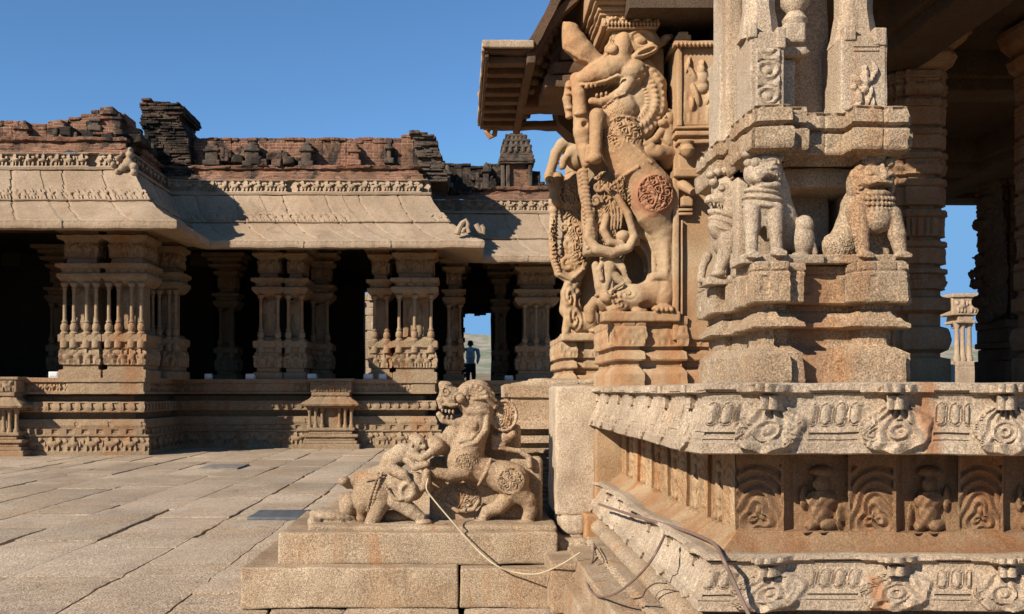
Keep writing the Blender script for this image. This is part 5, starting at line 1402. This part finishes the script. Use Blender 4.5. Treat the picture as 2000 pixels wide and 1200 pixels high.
mb.sweep([(X(985, D), 7.6), (X(985, D), D), (X(1180, D), D)], [(-.2, Z(752, D)), (-.03, Z(750, D)), (.0, Z(754, D)), (.0, Z(776, D)), (-.02, Z(779, D)), (-.03, Z(822, D)), (-.0, Z(826, D)), (.0, Z(838, D)), (-.09, Z(840, D)), (-.09, Z(850, D)), (-.04, Z(853, D)), (-.04, Z(866, D)), (-.10, Z(868, D)),
          (-.10, Z(876, D)), (-.05, Z(879, D)), (-.05, Z(886, D)), (-.10, Z(889, D)), (-.09, Z(898, D)), (-.06, Z(901, D)), (-.07, Z(930, D)), (-.05, .3), (-.05, -.05)], wl, res=.016, pres=.014, amp=.010, ns=4, seed=66)
mb.box(X(1040, 7.3), 1.0, 7.3, 7.9, Z(752, 7.3), Z(741, 7.3)+.0, res=.04, r=.02, amp=.02)
for i in range(5): mb.box(-1.2+.42*i, .85, 7.2, 9.6, -.05, .28*(i+1)-.02, res=.3, r=.01, amp=.005, seed=i)
mb.build('stair_wall', M['near'], stair)

def group_beast():
    s = Sculpt(820, 1075, 738, 1035, -44, 60, 1.7)
    s.ell((928, 782, 0), (36, 34, 26), k=6)                                      # head
    s.ell((880, 778, -4), (18, 20, 18), k=8); s.chain([(884, 770, -4), (870, 762, -6), (864, 752, -6)], [15, 11, 8], 4); s.ell((872, 751, -4), (13, 6, 11), ang=-8, k=3); s.chain([(868, 764, -6), (861, 782, -8), (862, 796, -8)], [8, 8, 5], 3)
    s.ell((925, 762, 0), (32, 20, 26), ang=10, k=6); s.ell((948, 784, 2), (20, 30, 22), k=6)
    s.chain([(905, 825, -4), (888, 826, -6), (866, 820, -6), (858, 810, -6)], [11, 8, 7, 6], 4)
    s.ell((884, 806, -6), (17, 9, 34), ang=-10, k=2, sub=True); s.ell((872, 798, -6), (6, 7, 40), k=2, sub=True)
    for i in range(4): s.cap((864+7*i, 800+i, -16), (864+7*i, 804+i, -16), 2.6, 1.8, 1)
    for i in range(3): s.cap((866+8*i, 816, -14), (866+8*i, 812, -14), 2.4, 1.6, 1)
    s.ell((900, 779, -27), (9.5, 8.5, 9), k=1.5); s.chain([(900+14*math.cos(a), 779-12*math.sin(a), -25) for a in np.linspace(.1, 3.3, 10)], [3]*10, 1); s.spiral((872, 766, -20), 9, 1.1, 2.4, start=120, n=14); s.chain([(893, 790, -20), (880, 792, -20), (866, 790, -18)], [3, 3, 3], 1.5)
    for i in range(6):                                                           # mane locks sweeping back
        a = math.radians(120-22*i)
        s.chain([(916+12*math.cos(a), 780-12*math.sin(a), -26), (924+26*math.cos(a), 780-24*math.sin(a), -28), (936+32*math.cos(a-.35), 788-34*math.sin(a-.4), -14)], [4.5, 5.5, 4.5], 1)
    s.chain([(916, 804, -22), (936, 803, -24), (954, 806, -20)], [6, 6, 3], 2); s.ell((938, 800, -30), (10, 2.4, 5), k=1, sub=True)
    s.ell((984, 812, 6), (28, 30, 12), ang=-30, k=4); s.relief((984, 812, -6), (26, 28, 30), filigree, 2.0); s.chain([(984+25*math.cos(a), 812+29*math.sin(a), -4) for a in np.linspace(0, 6.3, 20)], [2.6]*20, 1)
    s.chain([(935, 800, 0), (928, 835, 0), (915, 870, 0), (908, 895, 0)], [26, 28, 32, 34], 10)
    s.chain([(950, 812, -18), (948, 838, -24), (930, 862, -30), (905, 872, -30)], [6, 6, 6, 4], 1.5); s.chain([(936, 812, -22), (936, 838, -26), (920, 856, -30), (898, 862, -30)], [4, 4, 4, 3], 1.5)
    s.chain([(916, 828, -22), (925, 832, -26), (925, 844, -26)], [8, 10, 6], 3)
    s.ell((906, 895, -4), (36, 38, 30), k=8); s.relief((910, 902, -26), (24, 20, 34), filigree, 2.0)
    s.chain([(912, 905, 0), (950, 920, 0), (985, 932, 0), (1000, 938, 0)], [30, 25, 31, 34], 10)
    s.relief((995, 936, -30), (26, 25, 34), filigree, 2.1); s.chain([(995+26*math.cos(a), 936+25*math.sin(a), -28) for a in np.linspace(0, 6.3, 20)], [1.8]*20, 1)
    s.chain([(958, 896, -18), (948, 922, -27), (934, 946, -18)], [3, 3.4, 3], 2)
    s.chain([(1008, 958, -4), (1030, 976, -6), (1036, 996, -6), (1030, 1014, -6)], [26, 16, 12, 12], 6); s.ell((1026, 1020, -10), (18, 7, 14), k=3)
    s.chain([(1000, 965, 6), (975, 990, 2), (952, 1000, 0), (944, 1012, -4)], [20, 15, 12, 10], 6); s.ell((940, 1018, -6), (14, 6, 12), k=3)
    s.chain([(908, 918, -14), (880, 926, -20), (850, 922, -24), (836, 916, -26)], [18, 12, 10, 9], 5)
    for i in range(4): s.cap((832-2*i, 908+5*i, -28), (826, 914+3*i, -36), 3.2, 2.4, 1)
    s.ell((905, 845, 14), (30, 30, 14), k=6); s.chain([(890, 850, 6), (872, 868, 4)], [24, 20], 8)
    s.chain([(1036, 912, 10), (1034, 895, 10), (1016, 882, 8), (990, 878, 6), (970, 872, 6)], [5.5, 5.5, 5, 5, 5], 2)
    for i in range(5): s.chain([(962, 852+6*i, 2), (976, 856+5*i, 0), (986, 866+3*i, 2)], [3, 3.4, 2.4], 1.5)
    s.ell((985, 855, 8), (16, 12, 12), k=4); s.ell((1000, 848, 4), (9, 9, 9), k=3)
    s.box((950, 960, 38), (112, 66, 18), r=10, k=8); s.ell((900, 975, 22), (40, 26, 12), k=6); s.relief((900, 972, 10), (40, 28, 30), filigree, 2.0)
    s.chain([(870, 985, 10), (895, 1000, 8), (925, 996, 8), (935, 980, 8)], [4, 4, 4, 4], 2)
    s.box((960, 900, 48), (60, 70, 12), r=10, k=8); s.box((950, 1034, 20), (112, 8, 40), r=4)
    return s
def group_elephant():
    s = Sculpt(650, 880, 845, 1038, -50, 70, 1.7)
    s.ell((738, 962, 0), (42, 40, 34), k=8); s.ell((712, 972, 4), (24, 36, 28), k=8); s.ell((775, 950, 0), (34, 36, 30), k=8)
    s.ell((806, 950, -6), (24, 28, 26), k=8)
    s.ell((798, 956, -32), (19, 22, 9), k=1.5); s.ell((797, 956, -42), (11, 13, 8), k=1.5, sub=True); s.ell((822, 938, -18), (5, 5, 5), k=1)
    s.chain([(815, 935, -16), (826, 950, -22), (834, 940, -24), (834, 922, -26)], [14, 9, 8, 8], 4); s.ell((838, 950, -14), (8, 14, 10), k=3)
    s.chain([(742, 985, -16), (734, 1004, -18), (726, 1018, -18)], [19, 14, 12], 5); s.ell((728, 1024, -22), (15, 6, 14), k=3)
    s.chain([(776, 975, -16), (802, 994, -20), (824, 1010, -20)], [20, 14, 11], 5); s.ell((829, 1017, -24), (16, 6.5, 14), k=3)
    s.chain([(705, 985, 10), (706, 1010, 10)], [18, 14], 6); s.ell((770, 1012, 20), (30, 14, 20), k=6)
    for off in (0, 7):                                                           # beaded harness
        for i in range(13):
            t = i/12; s.ell((748-off-22*t+26*t*t*0, 922+72*t, -34+10*(2*t-1)**2), (3, 3, 3), k=1)
    for i in range(12):
        a = i/11; s.ell((757+30*a, 948+22*a+10*math.sin(a*3), -36), (3.4, 3.2, 3.2), k=1)
    s.chain([(706, 948, -16), (722, 936, -28), (742, 930, -32)], [2, 2, 2], 1)
    # rider leaning forward
    s.chain([(752, 925, 2), (766, 900, 2), (786, 886, 0), (806, 882, -4)], [18, 20, 20, 16], 8); s.ell((818, 866, -8), (15, 15, 14), k=4); s.ell((812, 856, -4), (14, 10, 13), k=3)
    s.ell((828, 872, -18), (6, 6, 6), k=2); s.ell((820, 864, -22), (3, 3, 3), k=1); s.ell((806, 868, -18), (4, 6, 4), k=1.5)
    s.chain([(802, 888, -14), (826, 894, -22), (846, 880, -20), (858, 870, -12)], [9, 8, 8, 12], 4); s.chain([(796, 898, -14), (812, 912, -24), (834, 905, -26)], [8, 7, 6], 3)
    s.chain([(768, 915, -24), (790, 925, -32), (800, 936, -34)], [12, 10, 6], 4); s.ell((850, 872, 4), (22, 20, 20), k=8); s.ell((870, 866, 10), (16, 26, 14), k=8)
    # broken hind figure
    s.chain([(745, 930, 14), (715, 938, 12), (680, 944, 8)], [22, 20, 12], 8); s.ell((672, 940, 0), (12, 9, 14), k=4); s.ell((682, 986, 6), (17, 24, 20), k=5); s.cap((668, 972, 4), (672, 1000, 4), 8, 9, 4)
    s.box((770, 1034, 20), (100, 8, 44), r=4)
    return s
st = MB(); group_beast().mesh(st, 6.42, .8, seed=21); o = st.build('beast_statue', M['near'], None, label='carved granite beast rearing over the elephant on the stair flank', cat='statue')
st = MB(); group_elephant().mesh(st, 6.38, .8, seed=22); o2 = st.build('elephant_statue', M['near'], None, label='small carved granite elephant with rider crouching in front of the rearing beast', cat='statue')

# ---------------------------------------------------------------- cables
M['cord'] = plain('cord_cream', (.46, .37, .23), .55, .08, 30); M['hose'] = plain('hose_brown', (.20, .125, .09), .6, .1, 30); M['wire'] = plain('wire_dark', (.06, .045, .035), .6, .1)
def smooth(pts, n=8):
    pts = [Vector(p) for p in pts]; out = []
    for i in range(len(pts)-1):
        p0, p1, p2, p3 = pts[max(i-1, 0)], pts[i], pts[i+1], pts[min(i+2, len(pts)-1)]
        for k in range(n):
            t = k/n
            out.append(.5*((2*p1)+(p2-p0)*t+(2*p0-5*p1+4*p2-p3)*t*t+(3*p1-p0-3*p2+p3)*t**3))
    out.append(pts[-1]); return out
def cable(pp, r, mat, label):
    mb = MB(); mb.tube(smooth([P(*q) for q in pp]), r, 8); mb.build('cable', M[mat], label=label, cat='cable')
cable([(836, 935, 6.22), (833, 955, 6.2), (846, 975, 6.18), (884, 1020, 6.12), (930, 1072, 6.05), (968, 1104, 5.95), (1005, 1118, 5.93), (1050, 1121, 5.82), (1094, 1104, 5.70), (1134, 1079, 5.62)], .0048, 'cord', 'cream coloured cable hanging from the elephant statue down the stair flank')
cable([(1298, 1046, 3.98), (1282, 1078, 3.85), (1262, 1108, 3.9), (1230, 1140, 4.05), (1196, 1162, 4.3), (1166, 1164, 4.75), (1149, 1146, 5.1), (1148, 1120, 5.4), (1158, 1092, 5.6), (1160, 1064, 5.9)], .0055, 'hose', 'brown hose looping over the lower mouldings')
cable([(1170, 985, 5.7), (1240, 1008, 4.8), (1330, 1034, 4.12), (1376, 1052, 3.80), (1398, 1066, 3.62), (1412, 1092, 3.45), (1430, 1130, 3.43), (1446, 1165, 3.41), (1462, 1200, 3.39), (1480, 1250, 3.36)], .0072, 'hose', 'flat brown cable running down over the lower carved cornice')
cable([(1236, 1171, 4.2), (1254, 1166, 4.18), (1262, 1152, 4.15), (1280, 1140, 4.1), (1302, 1140, 4.0)], .003, 'wire', 'thin dark wire lying on the rounded moulding')
cable([(1160, 1062, 5.8), (1172, 1080, 5.5), (1180, 1098, 5.3), (1168, 1104, 5.3)], .003, 'wire', 'thin dark wire curled beside the beaded step')

# ---------------------------------------------------------------- small boxes, person, distant pavilion
M['white'] = plain('white_paint', (.62, .60, .56), .6, .08, 8); M['glass'] = plain('dark_glass', (.05, .06, .07), .15, .1)
def lamp_box(px, D, label, w=.2, zb=PT):
    mb = MB(); x = X(px, D)
    mb.box(x-w/2, x+w/2, D, D+.14, zb, zb+.13, res=.05, r=.008, amp=0)
    r = mb.build('floodlight', M['white'], label=label, cat='floodlight', group='floodlights along the hall platform')
    mb = MB(); mb.box(x-w*.4, x+w*.4, D-.008, D+.01, zb+.03, zb+.11, res=.05, r=.002, amp=0); mb.build('lens', M['white'], r)
    mb = MB(); mb.tube([(x-w/2-.012, D+.07, zb+.09), (x-w/2-.012, D+.07, zb-.0), (x+w/2+.012, D+.07, zb-.0), (x+w/2+.012, D+.07, zb+.09)], .012, 6); mb.build('yoke', M['white'], r)
lamp_box(104, 20.75, 'sunlit white floodlight box left of the big corner pier')
lamp_box(359, 23.3, 'small white floodlight just right of the side pier in shade')
lamp_box(406, 23.3, 'dim floodlight box at the edge of the dark opening right of the side pier', .16)
lamp_box(488, 23.3, 'white floodlight box left of the twin colonnette pier')
lamp_box(609, 23.3, 'white floodlight box above the miniature shrine, left side')
lamp_box(719, 23.3, 'white floodlight box left of the half lit pier')
lamp_box(747, 23.3, 'smaller white floodlight box tucked at the foot of the half lit pier', .16)
lamp_box(994, 25.8, 'white floodlight box right of the bright doorway')
mb = MB(); mb.box(X(1826, 6.0), X(1866, 6.0), 6.0, 6.3, 1.326, Z(712, 6.0), res=.05, r=.006, amp=.001)
bx_ = mb.build('equipment_box', M['white'], label='pale grey equipment box on the pavilion floor beside the shaded pillar', cat='box')
mb = MB(); mb.lathe(X(1848, 6.0), 5.996, [(.006, Z(728, 6)), (.008, Z(727, 6)), (.002, Z(726, 6))], seg=8); mb.build('lock', M['glass'], bx_)
mb = MB(); mb.box(X(1790, 6.05), X(1824, 6.05), 6.06, 6.3, 1.326, Z(715, 6.05), res=.05, r=.006, amp=.001)
b2 = mb.build('equipment_box', M['wire'], label='dark box on the pavilion floor left of the pale grey box', cat='box')
mb = MB(); mb.box(X(1789, 6.05), X(1825, 6.05), 6.05, 6.31, Z(717, 6.05), Z(714, 6.05), res=.05, r=.003, amp=0); mb.build('lid', M['wire'], b2)

def person():
    s = Sculpt(0, 200, 0, 420, -40, 40, 2.5)          # local units: 240 px = 1 m, feet at y=410
    s.chain([(88, 400, 0), (86, 330, 0), (90, 240, 0)], [10, 14, 20], 6); s.chain([(122, 400, 0), (122, 330, 0), (114, 240, 0)], [10, 14, 20], 6)
    s.ell((84, 404, -8), (10, 7, 20), k=3); s.ell((124, 404, -8), (10, 7, 20), k=3); s.chain([(102, 235, 0), (102, 180, 0), (102, 130, 0)], [24, 27, 26], 10); s.ell((102, 108, 0), (46, 18, 18), k=8)
    s.cap((102, 100, 0), (102, 78, 0), 10, 9, 4)
    s.chain([(60, 112, 0), (38, 150, -6), (46, 96, -14)], [13, 12, 9], 4); s.ell((48, 86, -16), (6, 9, 5), k=2)
    s.chain([(144, 112, 0), (152, 165, 0), (146, 214, -4)], [13, 11, 9], 4); s.ell((145, 226, -6), (6, 11, 5), k=2)
    s.ell((102, 62, 0), (17, 23, 20), k=3); s.ell((84, 62, 0), (3, 6, 4), k=2); s.ell((120, 62, 0), (3, 6, 4), k=2); s.ell((102, 64, 20), (4, 6, 5), k=2)
    return s
mb = MB(); s = person(); sc_ = 1/240.0
m, tt, b = nt('man_clothes'); p = pos(tt); sx = N(tt, 'ShaderNodeSeparateXYZ'); tt.links.new(p, sx.inputs[0])
c = mixc(tt, ramp(tt, sx.outputs[2], 2.30, 2.34), (.06, .045, .045), (.80, .78, .74)); c = mixc(tt, ramp(tt, sx.outputs[2], 2.965, 2.98), c, (.16, .085, .055))
tt.links.new(c, b.inputs['Base Color']); b.inputs['Roughness'].default_value = .9
s.mesh(mb, 0, .3, sc=sc_)
V = np.concatenate(mb.v); V[:, 0] = (V[:, 0]+(CX-102)*sc_)*1.45 + X(919, 36.0); V[:, 1] += 36.4; V[:, 2] = V[:, 2]-(EYE+(CY-410)*sc_) + PT
mb.v = [V]; man = mb.build('person', m, label='man in pale blue shirt and dark trousers standing in the bright doorway', cat='person')
mb = MB(); hx, hz = X(919, 36.0), PT+(410-52)*sc_
mb.lathe(hx, 36.4, [(.088, hz-.03), (.098, hz), (.095, hz+.05), (.05, hz+.085), (.005, hz+.095)], seg=16); mb.build('hair', plain('black_hair', (.02, .018, .016), .8), man)

dp = MB(); D = 22.0
def db(a, b, y0, y1, d=0.0, r=.02): dp.box(X(a+14, D), X(b+6, D), D-d, D+.55+d, Z(y1, D), Z(y0, D), res=.06, r=r, amp=.012, seed=a+y0)
db(1842, 1908, 574, 582, .1); db(1844, 1905, 582, 616, .05); db(1858, 1896, 616, 628, .0); db(1855, 1900, 626, 632, .03); db(1862, 1890, 628, 640, -.1)
db(1856, 1900, 706, 716, .0); db(1850, 1906, 716, 880, .1)
figure_lump(dp, X(1862, D), X(1908, D), D-.05, Z(612, D), Z(586, D), 3, .06, .3)
d_root = dp.build('distant_pavilion', M['far_roof'], label='small sunlit pillared pavilion framed between the dark pillars at right', cat='pavilion')
for a in (1874, 1885, 1898):
    cb = MB(); cb.lathe(X(a, D), D+.12, [(.07, Z(708, D)), (.09, Z(700, D)), (.06, Z(692, D)), (.05, Z(640, D)), (.08, Z(634, D)), (.09, Z(628, D))], seg=10); cb.build('colonnette', M['far_roof'], d_root)
